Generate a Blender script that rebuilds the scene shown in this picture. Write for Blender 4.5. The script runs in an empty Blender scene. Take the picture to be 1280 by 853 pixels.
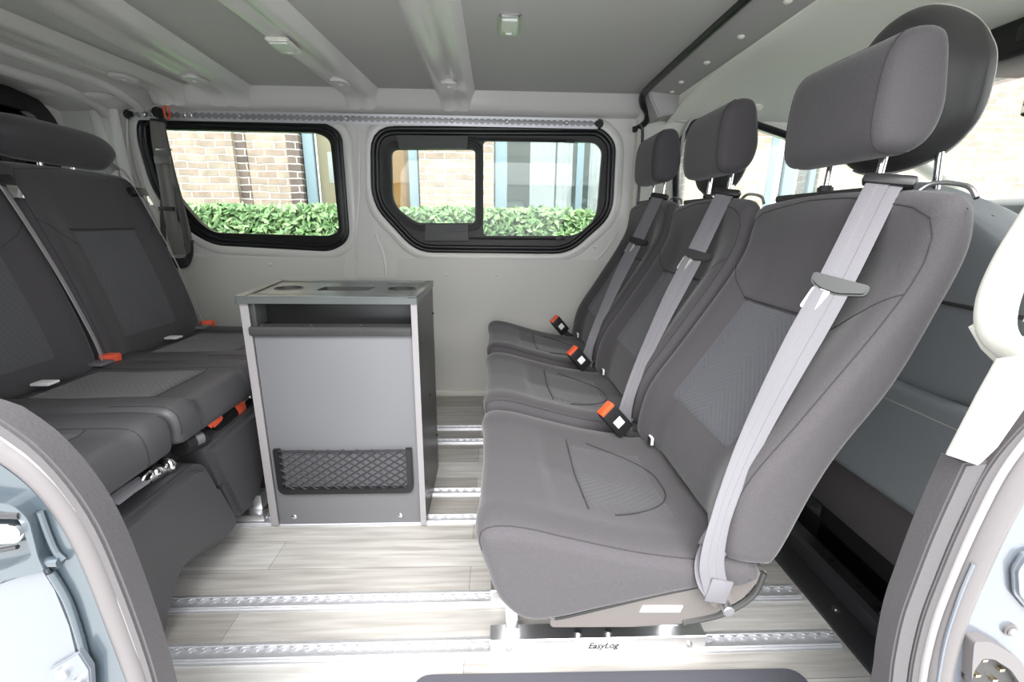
import bpy, bmesh, math, random
from mathutils import Vector, Matrix
from mathutils.geometry import tessellate_polygon
random.seed(7)
C = bpy.context.scene.collection
PI = math.pi
R_ = math.radians

# ------------------------------------------------------------------ camera
F = 559.43; PT, YW, RL = R_(14.726), R_(2.253), R_(-0.671); H = 0.82
cp, sp, cy_, sy_, cr, sr = math.cos(PT), math.sin(PT), math.cos(YW), math.sin(YW), math.cos(RL), math.sin(RL)
FW = Vector((sy_*cp, cy_*cp, -sp)); RT0 = Vector((cy_, -sy_, 0)); DN0 = FW.cross(RT0)
RT = cr*RT0 + sr*DN0; DN = -sr*RT0 + cr*DN0
CAMP = Vector((0, 0, H))
def at(px, py, x=None, y=None, z=None):
    """point of a real plane (x=, y= or z=) measured from the photograph"""
    w = (px-640)/F*RT + (py-426.5)/F*DN + FW
    t = x/w.x if x is not None else y/w.y if y is not None else (z-H)/w.z
    return CAMP + w*t
cam = bpy.data.cameras.new('camera'); co = bpy.data.objects.new('camera', cam); C.objects.link(co)
cam.sensor_width = 36; cam.lens = F/1280*36; cam.clip_start = 0.02; cam.clip_end = 200
M3 = Matrix((RT, -DN, -FW)).transposed()
co.matrix_world = Matrix.Translation(CAMP) @ M3.to_4x4()
bpy.context.scene.camera = co

# ------------------------------------------------------------------ materials
def new_mat(name):
    m = bpy.data.materials.new(name); m.use_nodes = True
    return m, m.node_tree, m.node_tree.nodes['Principled BSDF']
def N(nt, t, **kw):
    n = nt.nodes.new(t)
    for k, v in kw.items():
        if k in n.inputs: n.inputs[k].default_value = v
        else: setattr(n, k, v)
    return n
def col4(c): return (c[0], c[1], c[2], 1)
def mat(name, c, rough=.5, metal=0, bump=0, bscale=300, var=0, vscale=4, sheen=0, coat=0, spec=.5, stretch=None):
    m, nt, b = new_mat(name)
    b.inputs['Base Color'].default_value = col4(c); b.inputs['Roughness'].default_value = rough
    b.inputs['Metallic'].default_value = metal; b.inputs['Specular IOR Level'].default_value = spec
    if sheen:
        b.inputs['Sheen Weight'].default_value = sheen; b.inputs['Sheen Roughness'].default_value = .5
    if coat: b.inputs['Coat Weight'].default_value = coat; b.inputs['Coat Roughness'].default_value = .08
    tc = N(nt, 'ShaderNodeTexCoord'); src = tc.outputs['Object']
    if stretch:
        mp = N(nt, 'ShaderNodeMapping'); mp.inputs['Scale'].default_value = stretch
        nt.links.new(src, mp.inputs['Vector']); src = mp.outputs['Vector']
    if bump:
        n = N(nt, 'ShaderNodeTexNoise', Scale=bscale, Detail=3.0)
        nt.links.new(src, n.inputs['Vector'])
        bp = N(nt, 'ShaderNodeBump', Strength=bump, Distance=.002)
        nt.links.new(n.outputs['Fac'], bp.inputs['Height']); nt.links.new(bp.outputs['Normal'], b.inputs['Normal'])
    if var:
        n = N(nt, 'ShaderNodeTexNoise', Scale=vscale, Detail=5.0)
        nt.links.new(src, n.inputs['Vector'])
        mx = N(nt, 'ShaderNodeMix', data_type='RGBA')
        mx.inputs['A'].default_value = col4([v*(1-var) for v in c]); mx.inputs['B'].default_value = col4([min(1, v*(1+var)) for v in c])
        nt.links.new(n.outputs['Fac'], mx.inputs['Factor']); nt.links.new(mx.outputs['Result'], b.inputs['Base Color'])
    return m
def math_n(nt, op, a, b=None):
    n = N(nt, 'ShaderNodeMath', operation=op)
    for i, v in enumerate((a, b)):
        if v is None: continue
        if isinstance(v, (int, float)): n.inputs[i].default_value = v
        else: nt.links.new(v, n.inputs[i])
    return n.outputs[0]
def fabric(name, c, chevron=None, period=.011):
    """woven upholstery; chevron=(centre_y) adds the herringbone lines of the inserts"""
    m, nt, b = new_mat(name)
    b.inputs['Roughness'].default_value = .85; b.inputs['Sheen Weight'].default_value = .25; b.inputs['Sheen Roughness'].default_value = .4
    b.inputs['Specular IOR Level'].default_value = .3
    tc = N(nt, 'ShaderNodeTexCoord')
    n = N(nt, 'ShaderNodeTexNoise', Scale=420.0, Detail=2.0); nt.links.new(tc.outputs['Object'], n.inputs['Vector'])
    v = N(nt, 'ShaderNodeTexVoronoi', Scale=560.0); nt.links.new(tc.outputs['Object'], v.inputs['Vector'])
    h = math_n(nt, 'ADD', n.outputs['Fac'], v.outputs['Distance'])
    fac = n.outputs['Fac']
    if chevron is not None:
        sx = N(nt, 'ShaderNodeSeparateXYZ'); nt.links.new(tc.outputs['Object'], sx.inputs[0])
        yy = math_n(nt, 'SUBTRACT', sx.outputs['Y'], chevron)
        tri = math_n(nt, 'PINGPONG', yy, .10)
        zz = math_n(nt, 'ADD', math_n(nt, 'MULTIPLY', sx.outputs['Z'], .55), math_n(nt, 'MULTIPLY', sx.outputs['X'], .8))
        u = math_n(nt, 'ADD', zz, math_n(nt, 'MULTIPLY', tri, .8))
        s = math_n(nt, 'SINE', math_n(nt, 'MULTIPLY', u, 2*PI/period))
        h = math_n(nt, 'ADD', h, math_n(nt, 'MULTIPLY', s, .8))
        fac = math_n(nt, 'ADD', math_n(nt, 'MULTIPLY', s, .10), .5)
    bp = N(nt, 'ShaderNodeBump', Strength=.35, Distance=.0012)
    nt.links.new(h, bp.inputs['Height']); nt.links.new(bp.outputs['Normal'], b.inputs['Normal'])
    mx = N(nt, 'ShaderNodeMix', data_type='RGBA')
    mx.inputs['A'].default_value = col4([q*.82 for q in c]); mx.inputs['B'].default_value = col4([q*1.18 for q in c])
    nt.links.new(fac, mx.inputs['Factor']); nt.links.new(mx.outputs['Result'], b.inputs['Base Color'])
    return m
M = {}
M['fab'] = fabric('fabric_charcoal', (.066,.061,.066))
M['fab_in'] = fabric('fabric_insert', (.088,.089,.101), chevron=0)
M['fab_cin'] = fabric('fabric_cushion_insert', (.070,.067,.073), chevron=0)
M['fab_bin'] = fabric('fabric_bench_insert', (.088,.088,.096), chevron=0)
M['leatherette'] = mat('leatherette_dark', (.068,.066,.071), .48, bump=.15, bscale=500)
M['leather'] = mat('leather_grey', (.27,.29,.305), .42, bump=.12, bscale=350)
M['leather_dk'] = mat('leather_dark', (.058,.057,.058), .45, bump=.12, bscale=350)
M['seam'] = mat('thread_dark', (.03,.028,.031), .9)
M['thread'] = mat('thread_light', (.62, .6, .55), .8)
M['black'] = mat('black_plastic', (.014, .014, .015), .38)
M['blackmat'] = mat('black_matt', (.02, .02, .021), .6, bump=.2, bscale=200)
M['blackmetal'] = mat('black_metal', (.03,.03,.032), .33)
M['rubber'] = mat('black_rubber', (.012, .012, .013), .32)
M['framegrey'] = mat('window_frame_plastic', (.035, .034, .034), .5, bump=.2, bscale=400)
M['shell'] = mat('seat_shell_plastic', (.135,.122,.115), .4, bump=.1, bscale=300)
M['black2'] = mat('dark_grey_plastic', (.055, .054, .054), .45)
M['chrome'] = mat('chrome', (.8, .8, .8), .12, 1)
M['steel'] = mat('steel', (.62, .62, .63), .28, 1)
M['alu'] = mat('aluminium', (.86, .86, .88), .36, 1, stretch=(1, 60, 60), bump=.05, bscale=20)
M['alu_r'] = mat('rail_aluminium', (.80, .80, .83), .42, .75)
M['web'] = mat('belt_webbing', (.155,.15,.163), .55, bump=.3, bscale=700, spec=.2)
M['web_lifted'] = mat('belt_webbing_shade_lifted', (.42, .40, .42), .55, bump=.3, bscale=700, spec=.2)  # same webbing, colour lightened to make up for the shade at the bench
M['web_grey'] = mat('belt_webbing_dark', (.16, .155, .14), .42, bump=.2, bscale=400)
M['red'] = mat('red_plastic', (.80, .10, .03), .4)
M['orange'] = mat('orange_strap', (.9, .13, .06), .6)
M['white'] = mat('white_label', (.8, .8, .8), .5)
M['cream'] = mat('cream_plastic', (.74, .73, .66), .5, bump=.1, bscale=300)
M['cream_sun'] = mat('cream_plastic_toned_for_sun', (.40, .395, .36), .5, bump=.1, bscale=300)  # same cream, darkened to offset the strong light on the pillar strip
M['headliner'] = mat('cream_headliner', (.88,.88,.79), .95, bump=.3, bscale=500)
M['panelgrey'] = mat('ceiling_panel_grey', (.50,.495,.475), .55, bump=.05, bscale=500)
M['rib'] = mat('ceiling_metal_painted', (.66,.64,.625), .32, coat=.5)
M['wall'] = mat('painted_wall_metal', (.72,.71,.68), .36, coat=.35)
M['wall_low'] = mat('wall_panel', (.66,.645,.61), .5, bump=.03, bscale=60)
M['rearwall'] = mat('rear_pillar_trim', (.78,.77,.74), .45)
M['member'] = mat('grey_member', (.44,.43,.42), .55)
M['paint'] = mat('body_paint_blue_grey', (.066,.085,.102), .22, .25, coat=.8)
M['paint_lit'] = mat('body_paint_lit', (.145,.16,.185), .22, .2, coat=.8)  # same body paint, lightened to imitate surfaces that catch the sky
M['seal'] = mat('door_seal_rubber', (.135,.124,.126), .5)
M['seal_dk'] = mat('door_trim_plastic', (.082,.076,.080), .55, bump=.25, bscale=250)
M['seal_lt'] = mat('seal_lip', (.25,.24,.24), .4)
M['cabgrey'] = mat('cabinet_board_grey', (.165,.166,.178), .45, bump=.05, bscale=500)
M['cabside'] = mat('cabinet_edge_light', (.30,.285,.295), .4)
M['cabtop'] = mat('cabinet_top_dark', (.10,.112,.11), .28)
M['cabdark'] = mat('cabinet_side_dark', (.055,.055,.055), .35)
M['net'] = mat('net_cord', (.02, .02, .025), .6)
M['bumpmat'] = mat('cab_rubber_mat', (.03,.034,.037), .55)
M['lens'] = mat('lamp_lens', (.70, .74, .68), .2, bump=.6, bscale=90)
M['step'] = mat('step_mat', (.075, .075, .09), .7, bump=.3, bscale=300)
M['pave'] = mat('paving', (.55,.545,.53), .9, var=.15, vscale=3)
M['frameblue'] = mat('window_frame_blue', (.16,.22,.26), .5)
M['curtain'] = mat('curtain', (.85,.86,.89), .9)
M['dim'] = mat('dim_room', (.22,.27,.26), .8)
M['ochre'] = mat('ochre_door', (.55, .42, .22), .5, var=.15, vscale=2)
M['orangewood'] = mat('orange_wood', (.62, .30, .07), .45, var=.2, vscale=3)
M['railback'] = mat('rail_channel', (.42, .42, .43), .4, .6)
M['carpet'] = mat('carpet_grey', (.10,.09,.092), .95, bump=.6, bscale=260)
M['gold'] = mat('contact_brass', (.7, .6, .4), .2, 1)
M['leafy'] = None

def wood_mat():
    m, nt, b = new_mat('vinyl_oak_planks')
    tc = N(nt, 'ShaderNodeTexCoord')
    mp = N(nt, 'ShaderNodeMapping'); mp.inputs['Location'].default_value = (.55, -.03, 0)
    nt.links.new(tc.outputs['Object'], mp.inputs['Vector'])
    br = N(nt, 'ShaderNodeTexBrick', Scale=1.0); br.offset = .37; br.offset_frequency = 2
    br.inputs['Brick Width'].default_value = .78; br.inputs['Row Height'].default_value = .1
    br.inputs['Mortar Size'].default_value = .0007; br.inputs['Mortar Smooth'].default_value = .1
    br.inputs['Color1'].default_value = (.37, .35, .325, 1); br.inputs['Color2'].default_value = (.64, .63, .615, 1)
    br.inputs['Mortar'].default_value = (.2, .18, .16, 1)
    nt.links.new(mp.outputs['Vector'], br.inputs['Vector'])
    m2 = N(nt, 'ShaderNodeMapping'); m2.inputs['Scale'].default_value = (2.2, 34, 1)
    nt.links.new(tc.outputs['Object'], m2.inputs['Vector'])
    n = N(nt, 'ShaderNodeTexNoise', Scale=2.2, Detail=7.0, Distortion=.5); nt.links.new(m2.outputs['Vector'], n.inputs['Vector'])
    rp = N(nt, 'ShaderNodeValToRGB'); e = rp.color_ramp.elements
    e[0].position = .3; e[0].color = (.66, .63, .60, 1); e[1].position = .68; e[1].color = (1.1, 1.1, 1.1, 1)
    nt.links.new(n.outputs['Fac'], rp.inputs['Fac'])
    mx = N(nt, 'ShaderNodeMix', data_type='RGBA', blend_type='MULTIPLY'); mx.inputs['Factor'].default_value = .8
    nt.links.new(br.outputs['Color'], mx.inputs['A']); nt.links.new(rp.outputs['Color'], mx.inputs['B'])
    nt.links.new(mx.outputs['Result'], b.inputs['Base Color'])
    b.inputs['Roughness'].default_value = .42
    bp = N(nt, 'ShaderNodeBump', Strength=.12, Distance=.001); nt.links.new(n.outputs['Fac'], bp.inputs['Height'])
    nt.links.new(bp.outputs['Normal'], b.inputs['Normal'])
    return m
M['wood'] = wood_mat()
def brick_mat(name, c1, c2, mortar):
    m, nt, b = new_mat(name)
    tc = N(nt, 'ShaderNodeTexCoord'); sx = N(nt, 'ShaderNodeSeparateXYZ'); nt.links.new(tc.outputs['Object'], sx.inputs[0])
    cx = N(nt, 'ShaderNodeCombineXYZ')
    nt.links.new(math_n(nt, 'ADD', sx.outputs['X'], sx.outputs['Y']), cx.inputs[0]); nt.links.new(sx.outputs['Z'], cx.inputs[1])
    ns = N(nt, 'ShaderNodeTexNoise', Scale=6.0, Detail=3.0); nt.links.new(tc.outputs['Object'], ns.inputs['Vector'])
    va = N(nt, 'ShaderNodeVectorMath', operation='SCALE'); va.inputs['Scale'].default_value = .035
    nt.links.new(ns.outputs['Color'], va.inputs[0])
    vb = N(nt, 'ShaderNodeVectorMath', operation='ADD'); nt.links.new(cx.outputs[0], vb.inputs[0]); nt.links.new(va.outputs[0], vb.inputs[1])
    br = N(nt, 'ShaderNodeTexBrick', Scale=1.0); br.inputs['Brick Width'].default_value = .195; br.inputs['Row Height'].default_value = .067
    br.inputs['Mortar Size'].default_value = .0075; br.inputs['Mortar Smooth'].default_value = .5; br.inputs['Bias'].default_value = -.1
    br.inputs['Color1'].default_value = col4(c1); br.inputs['Color2'].default_value = col4(c2); br.inputs['Mortar'].default_value = col4(mortar)
    nt.links.new(vb.outputs[0], br.inputs['Vector'])
    n2 = N(nt, 'ShaderNodeTexNoise', Scale=9.0, Detail=6.0); nt.links.new(tc.outputs['Object'], n2.inputs['Vector'])
    rp = N(nt, 'ShaderNodeValToRGB'); e = rp.color_ramp.elements; e[0].position = .3; e[0].color = (.68, .68, .68, 1); e[1].position = .7; e[1].color = (1.15, 1.12, 1.1, 1)
    nt.links.new(n2.outputs['Fac'], rp.inputs['Fac'])
    mx = N(nt, 'ShaderNodeMix', data_type='RGBA', blend_type='MULTIPLY'); mx.inputs['Factor'].default_value = .8
    nt.links.new(br.outputs['Color'], mx.inputs['A']); nt.links.new(rp.outputs['Color'], mx.inputs['B'])
    nt.links.new(mx.outputs['Result'], b.inputs['Base Color']); b.inputs['Roughness'].default_value = .9
    bp = N(nt, 'ShaderNodeBump', Strength=.5, Distance=.01); bp.invert = True
    nt.links.new(br.outputs['Fac'], bp.inputs['Height']); nt.links.new(bp.outputs['Normal'], b.inputs['Normal'])
    return m
M['brick'] = brick_mat('brick_buff', (.31, .235, .195), (.37, .31, .255), (.46, .45, .43))
M['brickdk'] = brick_mat('brick_dark', (.12, .09, .085), (.20, .15, .13), (.5, .48, .44))
def glass_mat(name, tint, refl=.08):
    m, nt, b = new_mat(name); nt.nodes.remove(b); out = nt.nodes['Material Output']
    t = N(nt, 'ShaderNodeBsdfTransparent'); t.inputs['Color'].default_value = col4(tint)
    g = N(nt, 'ShaderNodeBsdfGlossy', Roughness=.02); g.inputs['Color'].default_value = (1, 1, 1, 1)
    f = N(nt, 'ShaderNodeFresnel', IOR=1.45)
    ms = N(nt, 'ShaderNodeMixShader')
    nt.links.new(f.outputs[0], ms.inputs[0]); nt.links.new(t.outputs[0], ms.inputs[1]); nt.links.new(g.outputs[0], ms.inputs[2])
    nt.links.new(ms.outputs[0], out.inputs['Surface'])
    return m
M['glass'] = glass_mat('window_glass', (.93, .97, .94))
M['glassclear'] = glass_mat('house_glass', (.86, .88, .88))
def leaf_mat():
    m, nt, b = new_mat('hedge_leaves')
    oi = N(nt, 'ShaderNodeObjectInfo'); g = N(nt, 'ShaderNodeNewGeometry')
    rp = N(nt, 'ShaderNodeValToRGB'); e = rp.color_ramp.elements
    e[0].color = (.05, .11, .035, 1); e[1].color = (.26, .37, .17, 1); x = rp.color_ramp.elements.new(.5); x.color = (.12, .23, .08, 1)
    nt.links.new(g.outputs['Random Per Island'], rp.inputs['Fac']); nt.links.new(rp.outputs['Color'], b.inputs['Base Color'])
    b.inputs['Roughness'].default_value = .35
    return m
M['leaf'] = leaf_mat()
M['leaf_shade'] = mat('hedge_shade', (.02, .045, .015), .9)  # near-black green stands in for the shade between the leaves

# ------------------------------------------------------------------ object helpers
def tag(o, label=None, cat=None, group=None, kind=None):
    if label: o['label'] = label
    if cat: o['category'] = cat
    if group: o['group'] = group
    if kind: o['kind'] = kind
    return o
def link(name, me, m, parent=None):
    if m is not None: me.materials.append(m)
    o = bpy.data.objects.new(name, me); C.objects.link(o)
    if parent is not None:
        o.parent = parent; o.matrix_parent_inverse = Matrix.Identity(4)
        lw = world_loc(parent)
        o.location = (0, 0, 0)
        me.transform(Matrix.Translation(-lw))
    return o
def world_loc(o):
    v = Vector((0, 0, 0))
    while o is not None:
        v += o.location; o = o.parent
    return v
def empty(name, loc, label, cat, group=None):
    o = bpy.data.objects.new(name, None); C.objects.link(o); o.location = loc; o.empty_display_size = .05
    return tag(o, label, cat, group)
def smooth(me, ang=40):
    for p in me.polygons: p.use_smooth = True
    try: me.set_sharp_from_angle(angle=R_(ang))
    except Exception: pass
class MB:
    """collects shapes given in world coordinates, then links them as ONE mesh object"""
    def __init__(s): s.bm = bmesh.new()
    def box(s, x0, x1, y0, y1, z0, z1, bev=0, mtx=None, seg=2):
        r = bmesh.ops.create_cube(s.bm, size=1)
        vs = r['verts']
        for v in vs:
            v.co = Vector((x0+(v.co.x+.5)*(x1-x0), y0+(v.co.y+.5)*(y1-y0), z0+(v.co.z+.5)*(z1-z0)))
        if bev:
            es = list({e for v in vs for e in v.link_edges})
            rr = bmesh.ops.bevel(s.bm, geom=es, offset=bev, segments=seg, affect='EDGES', profile=.5)
            vs = list({v for f in rr['faces'] for v in f.verts} | {v for v in vs if v.is_valid})
        if mtx is not None:
            for v in vs: v.co = mtx @ v.co
        return s
    def cyl(s, a, b, r, n=20, r2=None, bev=0):
        a = Vector(a); b = Vector(b); d = b-a; L = d.length
        q = d.to_track_quat('Z', 'Y').to_matrix().to_4x4()
        mt = Matrix.Translation((a+b)/2) @ q
        rr = bmesh.ops.create_cone(s.bm, cap_ends=True, segments=n, radius1=r, radius2=r if r2 is None else r2, depth=L, matrix=mt)
        if bev:
            es = [e for e in {e for v in rr['verts'] for e in v.link_edges} if any(len(f.verts) > 4 for f in e.link_faces)]
            bmesh.ops.bevel(s.bm, geom=es, offset=bev, segments=2, affect='EDGES')
        return s
    def ball(s, c, r, sc=(1, 1, 1), n=14):
        mt = Matrix.Translation(c) @ Matrix.Diagonal((sc[0], sc[1], sc[2], 1))
        bmesh.ops.create_uvsphere(s.bm, u_segments=n, v_segments=n//2+1, radius=r, matrix=mt); return s
    def prism(s, pts, axis, d0, d1, bev=0, holes=(), seg=2):
        """outline pts (2D) extruded along axis between d0 and d1; 2D = the two other axes in order"""
        def mk(p, d):
            return Vector((d, p[0], p[1])) if axis == 'x' else Vector((p[0], d, p[1])) if axis == 'y' else Vector((p[0], p[1], d))
        loops = [list(pts)]+[list(h) for h in holes]
        V0 = []; V1 = []; flat = []
        for lp in loops:
            V0.append([s.bm.verts.new(mk(p, d0)) for p in lp]); V1.append([s.bm.verts.new(mk(p, d1)) for p in lp]); flat += [Vector((p[0], p[1], 0)) for p in lp]
        f0 = [v for l in V0 for v in l]; f1 = [v for l in V1 for v in l]
        newf = []
        if len(loops) == 1:
            newf.append(s.bm.faces.new(f0)); newf.append(s.bm.faces.new(f1[::-1]))
        else:
            tri = tessellate_polygon([[Vector((p[0], p[1], 0)) for p in lp] for lp in loops])
            for t in tri:
                try:
                    newf.append(s.bm.faces.new([f0[i] for i in t])); newf.append(s.bm.faces.new([f1[i] for i in t][::-1]))
                except ValueError: pass
        for a, b in zip(V0, V1):
            n = len(a)
            for i in range(n):
                j = (i+1) % n
                newf.append(s.bm.faces.new([a[j], a[i], b[i], b[j]]))
        bmesh.ops.recalc_face_normals(s.bm, faces=newf)
        if bev:
            es = [e for f in newf[:2 if len(loops) == 1 else len(newf)] if f.is_valid for e in f.edges]
            es = [e for e in set(es) if len(e.link_faces) == 2 and e.calc_face_angle(0) > .6]
            bmesh.ops.bevel(s.bm, geom=es, offset=bev, segments=seg, affect='EDGES', clamp_overlap=True)
        return s
    def tube(s, path, r, n=8, closed=False, flat=None):
        """round bar along path; flat=(scale, up) squashes it"""
        P = [Vector(p) for p in path]; k = len(P); rings = []; prev = None
        for i in range(k):
            if closed: t = (P[(i+1) % k]-P[i-1])
            else: t = P[min(i+1, k-1)]-P[max(i-1, 0)]
            t.normalize()
            if prev is None:
                u = t.orthogonal().normalized() if flat is None else (Vector(flat[1])-t*Vector(flat[1]).dot(t)).normalized()
            else:
                u = (prev-t*prev.dot(t)).normalized()
            if flat is not None: u = (Vector(flat[1])-t*Vector(flat[1]).dot(t)).normalized()
            prev = u; w = t.cross(u)
            rr = r(i/(k-1)) if callable(r) else r
            fs = 1 if flat is None else flat[0]
            rings.append([s.bm.verts.new(P[i]+u*rr*fs*math.cos(2*PI*j/n)+w*rr*math.sin(2*PI*j/n)) for j in range(n)])
        for i in range(k if closed else k-1):
            a = rings[i]; b = rings[(i+1) % k]
            for j in range(n):
                s.bm.faces.new([a[j], a[(j+1) % n], b[(j+1) % n], b[j]])
        if not closed:
            s.bm.faces.new(rings[0][::-1]); s.bm.faces.new(rings[-1])
        return s
    def ribbon(s, path, w, th, nrm):
        """webbing: strip of width w lying with normal nrm (vector or list)"""
        P = [Vector(p) for p in path]; k = len(P); rings = []
        for i in range(k):
            t = (P[min(i+1, k-1)]-P[max(i-1, 0)]).normalized()
            n_ = Vector(nrm[i] if isinstance(nrm, list) else nrm); n_ = (n_-t*n_.dot(t)).normalized()
            sd = t.cross(n_).normalized(); ww = w[i] if isinstance(w, list) else w
            rings.append([s.bm.verts.new(P[i]+sd*ww/2*a+n_*th/2*b) for a, b in ((-1, -.4), (-.9, -1), (.9, -1), (1, -.4), (1, .4), (.9, 1), (.33, 1), (.28, .5), (-.28, .5), (-.33, 1), (-.9, 1), (-1, .4))])
        m = len(rings[0])
        for i in range(k-1):
            for j in range(m):
                s.bm.faces.new([rings[i][j], rings[i][(j+1) % m], rings[i+1][(j+1) % m], rings[i+1][j]])
        s.bm.faces.new(rings[0][::-1]); s.bm.faces.new(rings[-1]); return s
    def build(s, name, m, parent=None, sm=True, ang=40):
        me = bpy.data.meshes.new(name); bmesh.ops.recalc_face_normals(s.bm, faces=s.bm.faces[:])
        s.bm.to_mesh(me); s.bm.free()
        if sm: smooth(me, ang)
        return link(name, me, m, parent)
def spline(pts, n=8, closed=False):
    P = [Vector(p) for p in pts]; k = len(P); out = []
    rng = range(k) if closed else range(k-1)
    for i in rng:
        if closed: a, b, c, d = P[i-1], P[i], P[(i+1) % k], P[(i+2) % k]
        else: a, b, c, d = P[max(i-1, 0)], P[i], P[i+1], P[min(i+2, k-1)]
        for j in range(n):
            t = j/n
            out.append(.5*((2*b)+(c-a)*t+(2*a-5*b+4*c-d)*t*t+(3*b-a-3*c+d)*t**3))
    if not closed: out.append(P[-1])
    return out
def resample(pts, n, closed=True):
    P = list(pts)+([pts[0]] if closed else []); L = [0]
    for a, b in zip(P, P[1:]): L.append(L[-1]+(b-a).length)
    out = []; i = 0; tot = L[-1]
    for k in range(n):
        t = tot*k/(n if closed else n-1)
        while i < len(L)-2 and L[i+1] < t: i += 1
        f = (t-L[i])/max(L[i+1]-L[i], 1e-9); out.append(P[i].lerp(P[i+1], min(max(f, 0), 1)))
    return out
def rounded(pts, r, n=5):
    """2D polygon with rounded corners; r number or list"""
    P = [Vector(p) for p in pts]; k = len(P); out = []
    for i in range(k):
        p = P[i]; a = P[i-1]-p; b = P[(i+1) % k]-p; ri = r[i] if isinstance(r, (list, tuple)) else r
        ri = min(ri, a.length*.45, b.length*.45)
        p0 = p+a.normalized()*ri; p1 = p+b.normalized()*ri
        for j in range(n+1):
            t = j/n; out.append(p0*(1-t)**2+p*2*t*(1-t)+p1*t*t)
    return [(v.x, v.y) for v in out]
def offset2d(pts, d):
    P = [Vector(p) for p in pts]; k = len(P); A = sum(P[i].x*P[(i+1) % k].y-P[(i+1) % k].x*P[i].y for i in range(k))
    sgn = 1 if A > 0 else -1; out = []
    for i in range(k):
        t = (P[(i+1) % k]-P[i-1])
        if t.length < 1e-9: t = P[(i+1) % k]-P[i]
        t.normalize(); out.append(P[i]+Vector((t.y, -t.x))*d*sgn)
    return [(v.x, v.y) for v in out]
class Pad:
    """upholstered body: closed profile in x-z swept along y with rolled edges"""
    def __init__(s, prof, y0, y1, R=.03, n=88, my=26, disp=None, warp=None, raw=False):
        pr = [Vector((p[0], p[1])) for p in prof]
        s.P = resample(pr if raw else spline(pr, 10, True), n); s.n = n
        A = sum(s.P[i].x*s.P[(i+1) % n].y-s.P[(i+1) % n].x*s.P[i].y for i in range(n)); g = 1 if A > 0 else -1
        s.Nn = []
        for i in range(n):
            t = (s.P[(i+1) % n]-s.P[i-1]).normalized(); s.Nn.append(Vector((t.y, -t.x))*g)
        s.y0, s.y1, s.R, s.my, s.disp, s.warp = y0, y1, R, my, disp, warp
    def s_at(s, x, z):
        return min(range(s.n), key=lambda i: (s.P[i]-Vector((x, z))).length_squared)/s.n
    def pt(s, u, y, eps=0):
        f = (u % 1)*s.n; i = int(f) % s.n; j = (i+1) % s.n; f -= int(f)
        p = s.P[i].lerp(s.P[j], f); nn = s.Nn[i].lerp(s.Nn[j], f).normalized()
        e = min(y-s.y0, s.y1-y); R = s.R
        ins = R-math.sqrt(max(R*R-(R-max(e, 0))**2, 0)) if e < R else 0
        d = -ins*.85+eps+(s.disp(u % 1, y, p) if s.disp else 0)
        q = p+nn*d; v = Vector((q.x, y, q.y))
        return s.warp(v) if s.warp else v
    def mesh(s, name, m, parent=None):
        ys = []
        for k in range(7): ys.append(s.y0+s.R*(1-math.cos(k/6*PI/2))*1.0)
        a = ys[-1]; b = s.y1-s.R
        mid = [a+(b-a)*k/s.my for k in range(1, s.my)]
        ys = ys+mid+[s.y1-(v-s.y0) for v in ys[::-1]]
        bm = bmesh.new(); rings = [[bm.verts.new(s.pt(i/s.n, y)) for i in range(s.n)] for y in ys]
        for a_, b_ in zip(rings, rings[1:]):
            for i in range(s.n):
                bm.faces.new([a_[i], a_[(i+1) % s.n], b_[(i+1) % s.n], b_[i]])
        for rg, yy in ((rings[0], -1), (rings[-1], 1)):
            tri = tessellate_polygon([[Vector((v.co.x, v.co.z, 0)) for v in rg]])
            for t in tri:
                try: bm.faces.new([rg[i] for i in t])
                except ValueError: pass
        bmesh.ops.recalc_face_normals(bm, faces=bm.faces[:])
        me = bpy.data.meshes.new(name); bm.to_mesh(me); bm.free(); smooth(me, 50)
        return link(name, me, m, parent)
    def patch(s, name, m, u0, u1, ya, yb, parent=None, h=.002, nu=26, nv=16, trap=0):
        """insert panel sewn on the surface; trap narrows it at u1"""
        bm = bmesh.new(); g = []
        if u1 < u0: u1 += 1
        for i in range(nu+1):
            row = []
            for j in range(nv+1):
                a = i/nu; b = j/nv; c = (ya+yb)/2; w = (yb-ya)/2*(1-trap*a)
                ed = min(a, 1-a, b, 1-b)
                row.append(bm.verts.new(s.pt(u0+(u1-u0)*a, c+w*(2*b-1), h if ed > .02 else -h*1.2)))
            g.append(row)
        for i in range(nu):
            for j in range(nv): bm.faces.new([g[i][j], g[i+1][j], g[i+1][j+1], g[i][j+1]])
        # closed underneath
        g2 = [[bm.verts.new(s.pt(u0+(u1-u0)*i/nu, (ya+yb)/2+(yb-ya)/2*(1-trap*i/nu)*(2*j/nv-1), -h*2)) for j in range(nv+1)] for i in range(nu+1)]
        for i in range(nu):
            for j in range(nv): bm.faces.new([g2[i][j], g2[i][j+1], g2[i+1][j+1], g2[i+1][j]])
        for i in range(nu):
            bm.faces.new([g[i][0], g2[i][0], g2[i+1][0], g[i+1][0]]); bm.faces.new([g[i+1][nv], g2[i+1][nv], g2[i][nv], g[i][nv]])
        for j in range(nv):
            bm.faces.new([g[0][j+1], g2[0][j+1], g2[0][j], g[0][j]]); bm.faces.new([g[nu][j], g2[nu][j], g2[nu][j+1], g[nu][j+1]])
        bmesh.ops.recalc_face_normals(bm, faces=bm.faces[:])
        me = bpy.data.meshes.new(name); bm.to_mesh(me); bm.free(); smooth(me, 50)
        return link(name, me, m, parent)
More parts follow.
